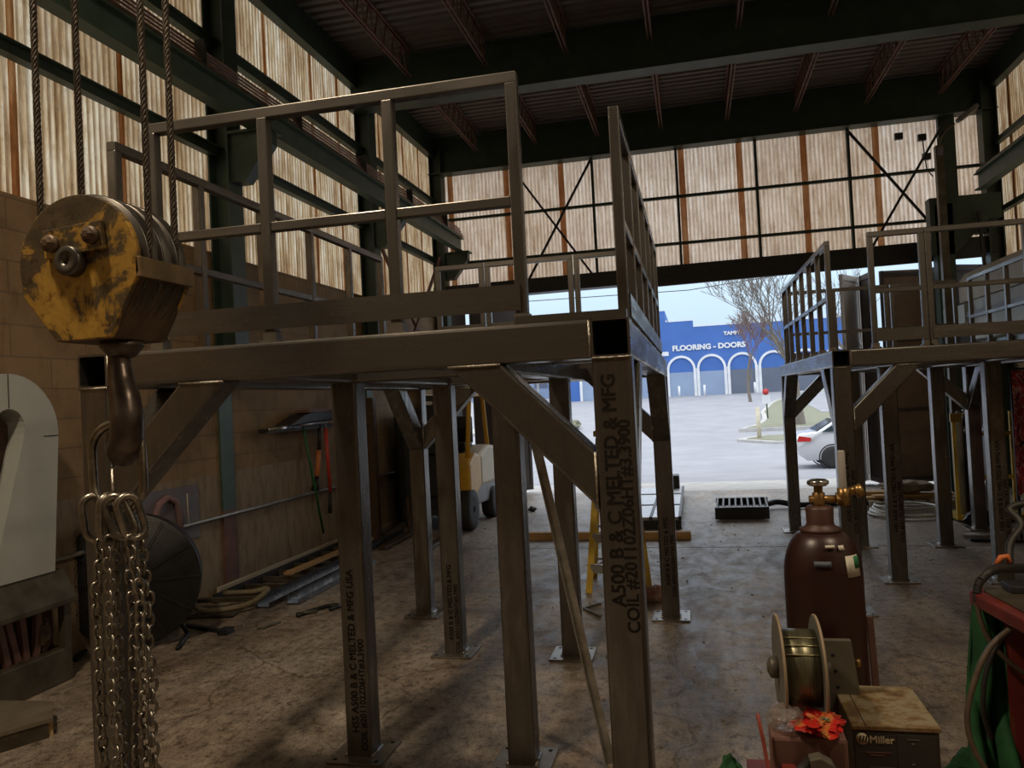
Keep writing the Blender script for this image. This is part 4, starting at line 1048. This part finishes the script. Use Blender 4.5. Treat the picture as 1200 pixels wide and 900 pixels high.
for x in (-4.42,-3.55):
    m=MB(); m.tube([(x,12.05,1.12),(x,12.30,2.05),(x,12.42,2.14),(x,13.0,2.14),(x,13.12,2.05),(x,13.3,1.25)],.04,8); m.build('roof_post','yellow',fk)
m=MB()
for k in range(6): m.bar((-4.40,12.42+k*.12,2.14),(-3.57,12.42+k*.12,2.14),.05,.03)
m.build('roof_guard','yellow',fk)
m=MB(); m.box((-4.2,12.65,1.2),(-3.75,13.1,1.34),bev=.04); m.box((-4.2,13.05,1.3),(-3.75,13.17,1.78),bev=.04); m.build('seat','seat',fk)
m=MB(); m.tube([(-3.98,12.3,1.15),(-3.98,12.42,1.45)],.02,8); m.torus((-3.98,12.44,1.47),.15,.014,(0,.5,.9),24,6); m.build('steering_wheel','black',fk)
for x in (-4.35,-3.68):
    m=MB(); m.bar((x,11.62,.1),(x,11.62,2.15),.10,.14,up=(1,0,0)); m.build('mast_rail','black',fk)
    m=MB(); m.bar((x,11.50,.06),(x,10.35,.04),.11,.04); m.bar((x,11.50,.05),(x,11.50,.6),.11,.045,up=(1,0,0)); m.build('fork','brown',fk)
for z in (.35,.65,1.3,2.1):
    m=MB(); m.bar((-4.4,11.58,z),(-3.63,11.58,z),.05,.09); m.build('crossmember','black',fk)
m=MB(); m.box((-4.30,11.66,.3),(-3.73,11.70,2.0)); m.build('mast_screen','black',fk)
# dark rack and rusty post behind forklift at left
m=MB(); m.bar((-4.72,11.05,0),(-4.72,11.05,2.15),.12,.12,up=(1,0,0)); tag(m.build('rusty_post','brown'),'rusty upright post by the left wall before the forklift mast','post')
m=MB(); m.box((-5.1,12.9,0),(-4.62,15.5,1.9)); tag(m.build('storage_cabinet','black',bev=.02),'tall black storage cabinet against the left wall behind the forklift','cabinet')

# ---------------------------------------------------------------- left wall things
sh=thing('wall_shelf',(-5.15,9.5,1.75),'narrow dark shelf of steel bars on the left block wall','shelf')
m=MB(); m.bar((-5.10,8.62,1.78),(-5.10,10.5,1.78),.10,.05); m.build('bracket_bar','black',sh)
m=MB(); m.prism([(9.0,1.80),(9.5,1.95),(9.9,2.02),(10.5,2.0),(10.5,1.86),(9.6,1.84)],-5.22,-4.98,'yz'); m.build('folded_cover','cablek',sh,bev=.02)
m=MB(); m.tube([(-5.03,8.64,1.80),(-5.03,9.4,1.80)],.03,10); m.build('chrome_tube','chrome',sh)
m=MB(); m.tube([(-5.03,9.3,1.82),(-5.03,10.2,1.83)],.02,10); m.build('bar_clamp','alu',sh)
m=MB(); m.box((-5.16,9.55,1.98),(-4.96,10.4,2.02)); m.build('red_case','redox',sh)
m=MB(); m.tube([(-5.05,9.55,1.80),(-5.04,9.98,.32)],.018,8); tag(m.build('green_rod','greenrod'),'long green rod hanging slanted from the wall shelf','rod')
bc=thing('bolt_cutter',(-5.08,10.0,1.8),'hand tool with orange handle and black jaws hanging from the wall shelf','tool')
m=MB(); m.tube([(-5.06,10.05,1.80),(-5.06,9.99,1.45)],.028,8); m.build('upper_arm','black',bc)
m=MB(); m.tube([(-5.06,9.99,1.45),(-5.06,9.90,1.10)],.034,8); m.build('grip','orangerod',bc)
m=MB(); m.tube([(-5.06,9.90,1.10),(-5.06,9.83,.92)],[.03,.06],8); m.build('jaw','black',bc)
rr=thing('pry_bar',(-5.08,10.25,1.75),'long red tool handle with a dark tip hanging right of the orange one','tool')
m=MB(); m.tube([(-5.06,10.22,1.75),(-5.06,10.28,.85)],.026,8); m.build('handle','redrod',rr)
m=MB(); m.tube([(-5.06,10.28,.85),(-5.06,10.24,.55)],[.02,.035],8); m.build('tip','black',rr)
m=MB(); m.tube([(-5.06,10.215,1.75),(-5.06,10.21,1.80)],.02,8); m.build('end_cap','label',rr)
# painted panel on the wall
ap=thing('painted_panel',(-5.22,7.05,.68),'faded purple painted board with a pink loop shape, on the block wall','painting')
m=MB(); m.box((-5.245,6.57,.72),(-5.225,7.5,1.28)); m.build('board','art',ap)
m=MB(); A=[]
m.tube([(-5.20,6.72+.24*0,.80),(-5.20,6.76,1.02),(-5.20,6.83,1.15),(-5.20,6.95,1.20),(-5.20,7.08,1.15),(-5.20,7.13,1.02),(-5.20,7.14,.80)],.035,8); m.build('loop_shape','arch_pink',ap)
m=MB(); m.tube([(-5.22,7.3,1.2),(-5.22,7.31,.85)],.008,6); m.build('strip','label',ap)
# big fan
fn=thing('drum_fan',(-4.84,5.95,0),'large round dark shop fan with wire rings, standing by the left wall','fan')
fa=V((.42,-.9,.0)).normalized(); fc=V((-4.86,5.95,.60)); FR=.575
m=MB(); m.lathe([(FR,-.02),(FR+.012,0),(FR,.02),(FR-.02,.22),(FR-.05,.22),(FR-.03,0)],fc-fa*.05,-fa,56); m.build('shell','black',fn)
m=MB(); m.lathe([(0,0),(FR-.03,0),(FR-.03,.01),(0,.01)],fc-fa*.20,-fa,48,False); m.build('back_grille','cablek',fn)
m=MB()
for k in range(1,28): m.torus(fc,FR*k/28,.0022,fa,48,4)
xg,yg,zg=frame(fa)
for k in range(12):
    a=2*PI*k/12; d=xg*math.cos(a)+yg*math.sin(a); m.bar(fc+d*.05,fc+d*FR,.006,.006)
m.build('wire_guard','black',fn)
m=MB(); m.lathe([(.09,0),(.10,.05),(.08,.1),(0,.11)],fc-fa*.12,fa,24); m.build('hub','grey',fn)
for k in range(4):
    a=2*PI*k/4+.4; d=xg*math.cos(a)+yg*math.sin(a); e=fa.cross(d); n_=(e*.9+fa*.35).normalized()
    m=MB(); c=fc-fa*.11; m.add([c+d*.09-n_*.05,c+d*.09+n_*.05,c+d*.50+n_*.13,c+d*.50-n_*.13],[(0,1,2,3)]); b=m.build('blade','olive',fn); s_=b.modifiers.new('s','SOLIDIFY'); s_.thickness=.006
for s_ in (-1,1):
    m=MB(); m.tube([fc+xg*s_*.35-fa*.22-V((0,0,.42)),V((fc.x,fc.y,.02))+xg*s_*.40-fa*.30],.02,8); m.tube([V((fc.x,fc.y,.02))+xg*s_*.40-fa*.30,V((fc.x,fc.y,.02))+xg*s_*.40+fa*.15],.02,8); m.build('foot','black',fn)
# big machine with white curved guard at the left edge
mc=thing('machine_base',(-5.,4.6,0),'low oily metal machine base at the left edge beneath the white guard','machine')
m=MB(); m.box((-5.2,3.0,.0),(-4.85,5.28,.26)); m.build('plinth','machine',mc,bev=.01)
m=MB(); m.box((-5.2,3.0,.26),(-5.0,5.25,.60)); m.build('recess','machine_d',mc)
m=MB(); m.box((-4.90,5.20,.26),(-4.84,5.27,.62)); m.build('corner_post','machine',mc)
m=MB(); m.prism([(-4.80,.60),(-4.80,.64),(-4.92,.86),(-5.2,.86),(-5.2,.60)],3.0,5.30,'xz'); m.build('ledge','machine',mc,bev=.008)
for y,a in ((4.72,.2),(4.80,.25),(4.9,.1),(5.02,-.1)):
    m=MB(); m.obox((-4.93,y,.42),(.04,.05,.32),Matrix.Rotation(a,3,'X')); m.build('spring','redox',mc)
m=crumple((-4.93,5.09,.40),(.04,.08,.13),4,'x','rust'); m.build('rusty_block','brown',mc)
# guard: rounded arch in the y-z plane
wg=thing('curved_guard',(-5.0,4.7,.86),'large off white arched sheet metal guard at the left edge by the block wall','machine guard')
cy,czz=4.82,1.93; ro=.46
out=[(5.19,.86),(5.275,1.93)]+arc((cy,czz),.455,0,180,20)[1:]+[(cy-.455,1.93),(4.2,.86)]
inn=[(4.25,.86),(cy-.16,1.93)]+list(reversed(arc((cy,czz+.02),.16,0,180,12)))+[(cy+.155,1.90),(4.70,.86)]
inn=[(4.42,.86),(cy-.13,1.95)]+list(reversed(arc((cy,2.0),.135,0,180,12)))+[(cy+.135,1.92),(4.62,.86)]
m=MB(); n=len(out)
# build ring as quads between resampled outer and inner paths
def resample(P,N):
    P=[V((p[0],p[1],0)) for p in P]; L=[0]
    for i in range(1,len(P)): L.append(L[-1]+(P[i]-P[i-1]).length)
    o=[];j=0
    for k in range(N):
        t=L[-1]*k/(N-1)
        while j<len(L)-2 and L[j+1]<t: j+=1
        f=(t-L[j])/max(L[j+1]-L[j],1e-9); q=P[j].lerp(P[j+1],f); o.append((q.x,q.y))
    return o
inn2=[(4.62,.86),(cy+.135,1.95)]+arc((cy,1.99),.135,0,180,12)+[(cy-.135,1.95),(4.42,.86)]
O_=resample(out,60);I_=resample(inn2,60); vs=[];fs=[]
for X_ in (-4.90,-5.10):
    vs+=[(X_,a,b) for a,b in O_]; vs+=[(X_,a,b) for a,b in I_]
N=60
for k in range(N-1):
    fs+=[(k,k+1,N+k+1,N+k),(2*N+k,3*N+k,3*N+k+1,2*N+k+1),(k,2*N+k,2*N+k+1,k+1),(N+k,N+k+1,3*N+k+1,3*N+k)]
fs+=[(0,N,3*N,2*N),(N-1,3*N-1,4*N-1,2*N-1)]
m.add(vs,fs); m.build('arch_sheet','white',wg)
m=MB(); m.box((-4.898,5.125,1.905),(-4.896,5.27,1.911)); m.build('seam_line','hollow',wg); m=MB(); m.box((-4.898,4.815,2.13),(-4.896,4.821,2.38)); m.build('seam_line','hollow',wg)
m=MB(); m.prism([(4.45,.87),(4.69,.87),(4.94,1.9),(4.94,2.0),(4.82,2.12),(4.70,2.0)],-5.08,-5.04,'yz'); m.build('inner_panel','machine_d',wg)
# steel skid lower left
sk=thing('steel_skid',(-4.5,4.3,0),'low dusty steel skid with a cut timber end at the lower left corner','skid')
m=MB(); m.prism([(-4.83,4.50),(-4.33,4.53),(-4.10,4.28),(-4.62,3.4),(-4.83,3.4)],.10,.125,'xy'); m.build('plate','skidtop',sk)
m=MB(); m.prism([(-4.36,4.52),(-4.12,4.30),(-4.22,4.20),(-4.42,4.40)],.0,.12,'xy'); m.build('timber_end','orangewood',sk)
m=MB(); m.bar((-4.13,4.27,.05),(-4.62,3.4,.05),.02,.10); m.build('edge_angle','machine',sk)
m=MB(); m.bar((-4.79,4.45,.05),(-4.79,3.45,.05),.05,.10); m.build('runner','machine',sk)

# stacked stock on the floor by the left wall
m=MB(); m.bar((-5.20,7.75,.055),(-5.17,12.2,.055),.04,.11); tag(m.build('white_board','woody'),'long pale board lying on edge along the foot of the left wall','board')
m=MB(); m.bar((-4.70,8.35,.13),(-4.62,10.6,.13),.09,.035); tag(m.build('yellow_board','wood'),'yellowish timber lying on the ladder-like dark frame by the left wall','board')
lf=thing('floor_frame',(-4.9,9.4,0),'dark ladder-like steel frame lying on the floor along the left wall','frame')
for x in (-5.08,-4.52):
    m=MB(); m.bar((x,7.5,.05),(x,11.6,.05),.05,.09); m.build('side_rail','black',lf)
for k in range(11):
    m=MB(); y=7.7+k*.37; m.bar((-5.06,y,.05),(-4.54,y,.05),.05,.05); m.build('rung','machine',lf)
for (x0_,x1_,y0_,y1_,lab) in ((-4.42,-4.40,7.35,9.6,'wide steel channel lying next to the dark floor frame'),(-4.17,-4.17,7.5,9.5,'narrow steel angle lying outermost of the stock by the left wall')):
    m=MB(); m.bar((x0_,y0_,.01),(x1_,y1_,.01),.14,.01); m.bar((x0_-.07,y0_,.045),(x1_-.07,y1_,.045),.01,.08); m.bar((x0_+.07,y0_,.03),(x1_+.07,y1_,.03),.01,.05)
    tag(m.build('steel_channel','mill'),lab,'steel channel')
m=MB(); m.tube(spline([(-5.0,7.55,.1),(-4.6,7.45,.14),(-4.45,7.5,.16),(-4.5,7.2,.08),(-4.85,7.0,.06),(-5.1,7.15,.1)],6),.03,4,closed=False); tag(m.build('lifting_strap','burlap'),'looped flat tan strap on the floor before the steel frame','strap')
m=MB(); m.bar((-4.95,6.70,.02),(-4.30,6.48,.02),.05,.03); m.box((-4.34,6.42,.0),(-4.24,6.54,.05)); tag(m.build('flat_bar','black'),'dark flat bar with a small block at its end, near the fan','bar')
m=MB(); m.bar((-5.15,6.95,.03),(-4.55,7.05,.03),.16,.02); m.bar((-5.1,6.8,.05),(-4.6,7.25,.07),.06,.02); m.bar((-5.1,7.25,.1),(-4.5,7.35,.1),.08,.04); tag(m.build('scrap_strips','machine'),'loose dark scrap strips between fan and floor frame','scrap',kind='stuff')
cc=thing('c_clamp',(-3.77,7.2,0),'black clamp lying on the floor left of the front inner leg','clamp')
m=MB(); m.tube(spline([(-3.86,7.02,.02),(-3.80,7.22,.02),(-3.70,7.40,.02),(-3.60,7.40,.02),(-3.63,7.26,.02)]),.022,8); m.build('frame','black',cc)
m=MB(); m.tube([(-3.90,7.06,.03),(-3.72,7.16,.03)],.014,8); m.build('screw','olive',cc)
pz=thing('pliers',(-3.98,6.72,0),'small pliers lying open on the floor before the black clamp','pliers')
m=MB(); m.tube([(-4.05,6.62,.012),(-3.97,6.72,.014),(-3.94,6.84,.012)],.008,6); m.build('jaw_half','olive',pz)
m=MB(); m.tube([(-3.99,6.60,.012),(-3.98,6.72,.016),(-3.99,6.80,.012)],.008,6); m.build('jaw_half','olive',pz)
random.seed(11)
m=MB()
for k in range(260):
    x=random.uniform(-4.9,2.5);y=random.uniform(3.6,13.); s_=random.uniform(.004,.016); m.obox((x,y,s_*.4),(s_*1.6,s_,s_*.7),Matrix.Rotation(random.random()*3,3,'Z'))
tag(m.build('floor_grit','debris'),'scattered crumbs of debris and chips over the concrete floor','debris',kind='stuff')
# floor slab joint
m=MB(); m.box((-3.,10.43,.0005),(5.5,10.445,.0015)); struct(m,'trim','hollow')

# ---------------------------------------------------------------- outside
prof=[(16.33,-.01),(19,-.12),(24,-.36),(30,-.42),(38,-.12),(46,.22),(56,.80),(66,1.45),(76,1.95),(140,3.2)]
def gz(y):
    for (a,za),(b,zb_) in zip(prof,prof[1:]):
        if y<=b: f=(y-a)/(b-a); return za+(zb_-za)*f
    return prof[-1][1]
vs=[];fs=[]
for y,z in prof: vs+=[(-90,y,z),(90,y,z)]
for i in range(len(prof)-1): fs.append((2*i,2*i+1,2*i+3,2*i+2))
m=MB().add(vs,fs); o=m.build('street_ground','asph'); o['kind']='structure'
# concrete gutter strip at the door
def strip(poly,dz,th,mm,name='trim'):
    # polygon draped over the street profile
    vs=[];n=len(poly)
    m=MB(); 
    top=[(x,y,gz(y)+dz) for x,y in poly]; bot=[(x,y,gz(y)+dz-th) for x,y in poly]
    m.add(top+bot,[tuple(range(n)),tuple(range(2*n-1,n-1,-1))]+[(k,(k+1)%n,n+(k+1)%n,n+k) for k in range(n)])
    return struct(m,name,mm) if name=='trim' else m.build(name,mm)
strip([(-8,16.36),(8,16.36),(8,18.9),(-8,18.9)],.012,.02,'conc2')
# grass island with kerb to the right, and small near island
def drape_poly(xf,y0,y1,n,dz,name,mm,x1=40):
    vs=[];fs=[]
    for i in range(n+1):
        y=y0+(y1-y0)*i/n; vs+=[(xf(y),y,gz(y)+dz),(x1,y,gz(y)+dz),(xf(y),y,gz(y)-.05),(x1,y,gz(y)-.05)]
    for i in range(n):
        a=4*i;b=a+4; fs+=[(a,a+1,b+1,b),(a,b,b+2,a+2)]
    fs+=[(0,2,3,1)]
    return MB().add(vs,fs)
isl=lambda y: 5.6+ (abs((y-43)/6)**2*-1.0 if False else 0)
def isf(y):
    # kerb line: starts at (1.9,40) bulges, heads back right to (5.2,62)
    t=(y-39.5)/24.
    return 2.0+ (1.9*(1-math.exp(-((y-39.5)/3.2))) if y<50 else 1.9)+ (0 if y<50 else (y-50)*.17)-0.0+ (1.2*math.exp(-((y-62)/3.)**2))
m=drape_poly(isf,39.5,66,20,.16,'g','conc2'); struct(m,'trim','conc2')
m=drape_poly(lambda y:isf(y)+.25,39.75,65,20,.18,'g','grass'); o=m.build('grass_island','grass'); tag(o,'strip of winter grass behind a kerb across the street','grass',kind='stuff')
m=drape_poly(lambda y:7.,47.5,64,10,.20,'g','asph'); struct(m,'trim','asph')
m=MB(); P=[]
y0=34.2
m=drape_poly(lambda y:1.6+abs(y-35.2)*.9,33.6,36.6,6,.10,'g','conc2',x1=30); struct(m,'trim','conc2')
m=drape_poly(lambda y:2.0+abs(y-35.2)*.9,33.85,36.35,6,.12,'g','grass',x1=30); tag(m.build('kerb_verge','grass'),'small near verge of dead grass beside the road','grass',kind='stuff')
# blue building
YBd=70.; zg_=gz(YBd)
bl=thing('warehouse_building',(6,YBd+5,zg_-.1),'blue commercial building across the street with white arches and lettering','building')
steps=[(-40,9.9),(-2.1,9.9),(-2.1,8.95),(.25,8.95),(.25,8.35),(30,8.35)]
steps=[(-12,9.15),(-2.1,9.15),(-2.1,8.15),(.25,8.15),(.25,7.6),(13.2,7.6)]
m=MB(); m.prism([(-12,zg_-.5)]+steps+[(13.2,zg_-.5)],YBd,YBd+12,'xz'); m.build('wall','blue',bl)
m=MB()
for (a,b,z) in ((-12,-2.1,9.15),(-2.1,.25,8.15),(.25,13.2,7.6)):
    x=a
    while x<b-.05: m.box((x+.03,YBd-.05,z),(x+.13,YBd+.1,z+.17)); x+=.21
m.build('parapet_teeth','fwhite',bl)
ac=[-.95+2.55*k for k in range(-3,6)]
for k,xc in enumerate(ac):
    zs=3.95; ri,ro_=1.02,1.22
    m=MB(); A=arc((xc,zs),ro_,0,180,20); B=arc((xc,zs),ri,0,180,20); n=len(A); vs=[];fs=[]
    for y in (YBd-.12,YBd+.02): vs+=[(a,y,b) for a,b in A]+[(a,y,b) for a,b in B]
    for i in range(n-1): fs+=[(i,i+1,n+i+1,n+i),(2*n+i,3*n+i,3*n+i+1,2*n+i+1),(i,2*n+i,2*n+i+1,i+1),(n+i,n+i+1,3*n+i+1,3*n+i)]
    m.add(vs,fs)
    m.box((xc-ro_-.04,YBd-.14,zg_-.3),(xc-ri,YBd+.02,zs+.05)); m.box((xc+ri,YBd-.14,zg_-.3),(xc+ro_+.04,YBd+.02,zs+.05))
    ar=m.build('arch','fwhite',bl)
    m=MB(); m.box((xc-ri,YBd-.04,zg_-.3),(xc+ri,YBd+.0,3.72)); m.build('shutter_door','facadegrey' if k<5 else 'facadegreyd',bl)
text('FLOORING - DOORS',.62,'fwhite',bl,(-1.62,YBd-.06,5.62),RX,'lettering',.03,sx=1.06,bold=.03)
text('TAMMY',.42,'fwhite',bl,(2.75,YBd-.06,6.72),RX,'lettering',.02,sx=1.1,bold=.02)
m=MB(); m.box((-2.75,YBd-.08,5.22),(-1.95,YBd-.02,5.58)); m.build('small_sign','fwhite',bl)
for x,z in ((-1.2,0),(.9,0),(5.0,0)):
    m=MB(); m.cyl((x,YBd-1.2,gz(YBd-1.2)-.05),(x,YBd-1.2,gz(YBd-1.2)+.95),.09,12); tag(m.build('bollard','fwhite'),{-1.2:'white bollard before the leftmost visible arch of the blue building',.9:'white bollard before the second arch of the blue building',5.0:'white bollard before the third arch of the blue building'}[x],'bollard','bollards at the blue building')
# pale building further left
b2=thing('distant_building',(-22,85,0),'pale low building far away at left, glimpsed between the platform legs','building')
m=MB(); m.box((-34,82,0),(-9.2,92,6.3)); m.build('wall','facadegrey',b2)
m=MB()
for k in range(9): m.box((-32+k*2.6,81.95,3.2),(-30.6+k*2.6,82.0,4.6))
m.build('window_row','facadegreyd',b2)
m=MB(); m.box((-34.2,81.8,6.3),(-9,92,6.6)); m.build('roof_edge','fwhite',b2)
for x,lab in ((-9.2,'left of two thin dark posts at the far kerb between platform legs'),(-8.6,'right of two thin dark posts at the far kerb between platform legs')):
    m=MB(); m.cyl((x,44,gz(44)-.05),(x,44,gz(44)+3.0),.06,8); tag(m.build('sign_post','grey'),lab,'post','posts at the far kerb')
m=drape_poly(lambda y:-14.,43,46.5,4,.15,'g','conc2',x1=-6.6); struct(m,'trim','conc2')
m=crumple((-7.4,45,gz(45)+.3),(.9,.6,.35),4,'x','grass'); tag(m.build('low_shrub','grass'),'low dry shrub on the far kerb seen between the platform legs','shrub')
# sign post & bollard & overhead wire
sg=thing('parking_sign',(3.85,45,gz(45)+.18),'small white parking sign with a red disc on a green post in the grass','sign')
m=MB(); m.cyl((3.85,45,gz(45)),(3.81,45,2.05),.04,8); m.build('post','greenlit',sg)
m=MB(); m.box((3.60,44.95,1.15),(4.03,44.99,1.62)); m.build('sign_plate','fwhite',sg)
m=MB(); m.cyl((3.80,44.97,1.80),(3.80,44.93,1.80),.17,16); m.build('red_disc','signred',sg)
m=MB(); m.cyl((2.63,35.2,gz(35)-.0),(2.6,35.2,1.2),.09,10); tag(m.build('kerb_bollard','bollard'),'cream marker post on the small verge beside the road','bollard')
m=MB(); m.tube([(-40,60,9.9),(0,60,9.55),(12,60,10.6),(40,60,13)],.03,4); tag(m.build('overhead_wire','black'),'thin overhead wire crossing the sky above the blue building','wire')
# trees
def tree(x,y,z,H_,spread,seed,name,label,m_bark,m_twig,lean=0.,depth=5,r0=.28,first=.3,upb=.25):
    random.seed(seed); root=thing(name,(x,y,z),label,'tree')
    trunk=MB(); tw=MB()
    def grow(p,d,L,r,k):
        n=4; pts=[p]; q=p.copy(); dd=d.copy()
        for i in range(n):
            dd=(dd+V((random.uniform(-1,1),random.uniform(-1,1),random.uniform(-.4,.8)))*.13).normalized(); q=q+dd*L/n; pts.append(q.copy())
        r1=r*.66; (trunk if k<2 else tw).tube(pts,[r+(r1-r)*i/n for i in range(n+1)],7 if k<2 else 3,cap=False)
        if k>=depth: return
        nb=3 if k<1 else (3 if k<4 else 3)
        for b in range(nb):
            az=random.uniform(0,2*PI) ; side=V((math.cos(az),math.sin(az)*.7,0))
            nd=(dd*1.0+side*random.uniform(.45,.95)*spread+V((0,0,upb))).normalized()
            st=pts[-1] if b<2 else pts[random.choice((2,3))]
            grow(st,nd,L*random.uniform(.62,.85),max(r1*random.uniform(.6,.85),.014),k+1)
    grow(V((x,y,z-.1)),V((lean,0,1)).normalized(),H_*first,r0,0)
    trunk.build('trunk',m_bark,root); tw.build('twigs',m_twig,root)
    return root
tree(5.0,40.6,gz(40)+.1,10.5,1.05,21,'bare_tree','large bare tree with pale forked trunk on the grass island','bark','bark',lean=-.03,depth=6,r0=.26,first=.27,upb=.22)
tree(4.0,60,gz(60)+.1,7.2,.9,8,'reddish_tree','smaller reddish twiggy tree before the blue building','bark','twig',lean=-.05,depth=6,r0=.13,first=.32,upb=.25)
tree(9.5,52,gz(52)+.1,8.8,.9,33,'kerb_tree','bare tree further right behind the far platform railings','bark','bark',depth=5,r0=.2,first=.3)

# car
cr=thing('sedan_car',(6.0,24.2,gz(24)),'pearl white sedan with a red tail lamp passing on the street','car')
gy=gz(24.)
def cary(p): return p
x0=2.72; L=4.6; Wc=1.75; yc=24.4
side=[(0.10,.42),(0.02,.62),(0.05,.92),(.16,1.02),(.62,1.06),(1.10,1.36),(1.55,1.45),(2.35,1.44),(2.95,1.20),(3.35,1.02),(4.2,.90),(4.5,.72),(4.55,.45),(4.4,.28),(.3,.26)]
def loft(sec_f,y_list): pass
m=MB(); n=len(side); vs=[];fs=[]
ys=[(-1,.30),(-.93,.0),(-.75,-.0),(0,-.0),(.75,0),(.93,0),(1,.30)]
prof_w=[-.875,-.84,-.62,.62,.84,.875]
def shrink(u,z,k):
    # tumblehome: the cabin narrows
    return u,z
rows=[]
for w in prof_w:
    row=[]
    for (u,z) in side:
        ww=w
        if z>1.0: ww=w*(1-(z-1.0)*.42)
        zz=z
        if abs(w)>.87: zz=z-.03 if z>.5 else z+.03
        row.append((x0+u,yc+ww,gy+zz))
    rows.append(row)
for r in rows: vs+=r
for i in range(len(rows)-1):
    for k in range(n): fs.append((i*n+k,i*n+(k+1)%n,(i+1)*n+(k+1)%n,(i+1)*n+k))
fs.append(tuple(range(n))); fs.append(tuple(range((len(rows)-1)*n+n-1,(len(rows)-1)*n-1,-1)))
m.add(vs,fs,True); b=m.build('body','carp',cr)
for s_ in (-1,1):
    m=MB(); yy=yc+s_*.79
    m.prism([(x0+.72,gy+1.05),(x0+1.15,gy+1.33),(x0+1.55,gy+1.40),(x0+2.3,gy+1.39),(x0+2.85,gy+1.10)],yy-.05 if s_<0 else yy+.02,yy-.02 if s_<0 else yy+.05,'xz'); m.build('side_window','carglass',cr)
    for u in (.98,3.62):
        m=MB(); m.lathe([(.20,-.1),(.31,-.1),(.325,-.07),(.325,.07),(.31,.1),(.20,.1)],(x0+u,yc+s_*.80,gy+.325),(0,1,0),32); w_=m.build('tyre','rubber',cr)
        m=MB(); m.lathe([(0,-.085),(.05,-.09),(.06,-.07),(.20,-.085),(.205,.085),(0,.08)],(x0+u,yc+s_*.80,gy+.325),(0,1,0),24)
        m.build('wheel_rim','rimc',w_)
        m=MB(); m.torus((x0+u,yc+s_*.872,gy+.325),.37,.018,(0,1,0),28,6); m.build('wheel_arch','black',w_)
m=MB(); m.prism([(x0+.04,gy+.80),(x0+.10,gy+.96),(x0+.42,gy+.90),(x0+.40,gy+.80)],yc-.885,yc-.60,'xz'); m.build('tail_lamp','tail',cr)
m=MB(); m.add([(x0+.60,yc-.7,gy+1.085),(x0+.60,yc+.7,gy+1.085),(x0+1.1,yc+.6,gy+1.38),(x0+1.1,yc-.6,gy+1.38)],[(0,1,2,3)]); o=m.build('rear_window','carglass',cr); s_=o.modifiers.new('s','SOLIDIFY'); s_.thickness=.01

# ---------------------------------------------------------------- light
w=bpy.data.worlds.new('overcast_sky'); SC.world=w; w.use_nodes=True; nt=w.node_tree; bg=nt.nodes['Background']
tcn=nt.nodes.new('ShaderNodeTexCoord'); sp_=nt.nodes.new('ShaderNodeSeparateXYZ'); nt.links.new(tcn.outputs['Generated'],sp_.inputs[0])
r=nt.nodes.new('ShaderNodeValToRGB'); e=r.color_ramp.elements
e[0].position=.0; e[0].color=(.56,.71,.85,1); e[1].position=1.; e[1].color=(1.,1.,1.,1)
x_=e.new(.12); x_.color=(.58,.75,.90,1); x_=e.new(.35); x_.color=(.85,.92,1.,1)
nt.links.new(sp_.outputs['Z'],r.inputs[0])
cn=noise(nt,tcn.outputs['Generated'],3.,4,.5)
cl=mix(nt,.35,r.outputs[0],ramp(nt,cn,[(.35,(.88,.93,1.)),(.65,(1.06,1.04,1.02))]),'MULTIPLY')
nt.links.new(cl,bg.inputs['Color'])
mr=nt.nodes.new('ShaderNodeMapRange'); mr.inputs['From Min'].default_value=0; mr.inputs['From Max'].default_value=.8; mr.inputs['To Min'].default_value=SKY0 if 'SKY0' in globals() else 1.0; mr.inputs['To Max'].default_value=2.6
nt.links.new(sp_.outputs['Z'],mr.inputs['Value']); nt.links.new(mr.outputs[0],bg.inputs['Strength'])
# warm high bay lamps of the workshop (behind and above the camera)
for (x,y,en,lab) in ((-2.6,1.2,95,'left high bay lamp hanging above the front of the hall'),(2.4,1.2,60,'right high bay lamp hanging above the front of the hall')):
    t=thing('high_bay_lamp',(x,y,6.2),lab,'lamp','high bay lamps')
    m=MB(); m.lathe([(.06,.30),(.12,.25),(.16,.12),(.30,.0),(.31,.0),(.17,.14),(.13,.28),(.05,.33)],(x,y,6.25),(0,0,1),28); m.build('shade','alu',t)
    m=MB(); m.cyl((x,y,6.55),(x,y,7.66),.012,8); m.build('hanger','black',t)
    l=bpy.data.lights.new('lamp_bulb','AREA'); l.shape='DISK'; l.size=.5; l.energy=en*1.8; l.color=(1.,.80,.56)
    lo=bpy.data.objects.new('lamp_bulb',l); COL.objects.link(lo); lo.parent=t; lo.location=(0,0,.03)

# ---------------------------------------------------------------- camera
cam=bpy.data.cameras.new('camera'); co=bpy.data.objects.new('camera',cam); COL.objects.link(co); SC.camera=co
cam.sensor_fit='HORIZONTAL'; cam.sensor_width=36; cam.lens=925/1200*36; cam.clip_start=.05; cam.clip_end=500
X=V((0.97322017,-0.05341066,-0.223584)); Yw=V((0.22438774,0.00948117,0.97445382)); Z=V((-0.04992638,-0.99852762,0.02121197))
# rows X,Y,Z map image-space (right, down, forward) to world
right=V((X[0],Yw[0],Z[0])); down=V((X[1],Yw[1],Z[1])); fwd=V((X[2],Yw[2],Z[2]))
Rm=Matrix((right,-down,-fwd)).transposed()
co.matrix_world=Matrix.Translation((0,0,2.0))@Rm.to_4x4()
vs_=SC.view_settings; vs_.view_transform='Standard'; vs_.look='None'; vs_.gamma=1; vs_.exposure=0.; vs_.use_curve_mapping=False
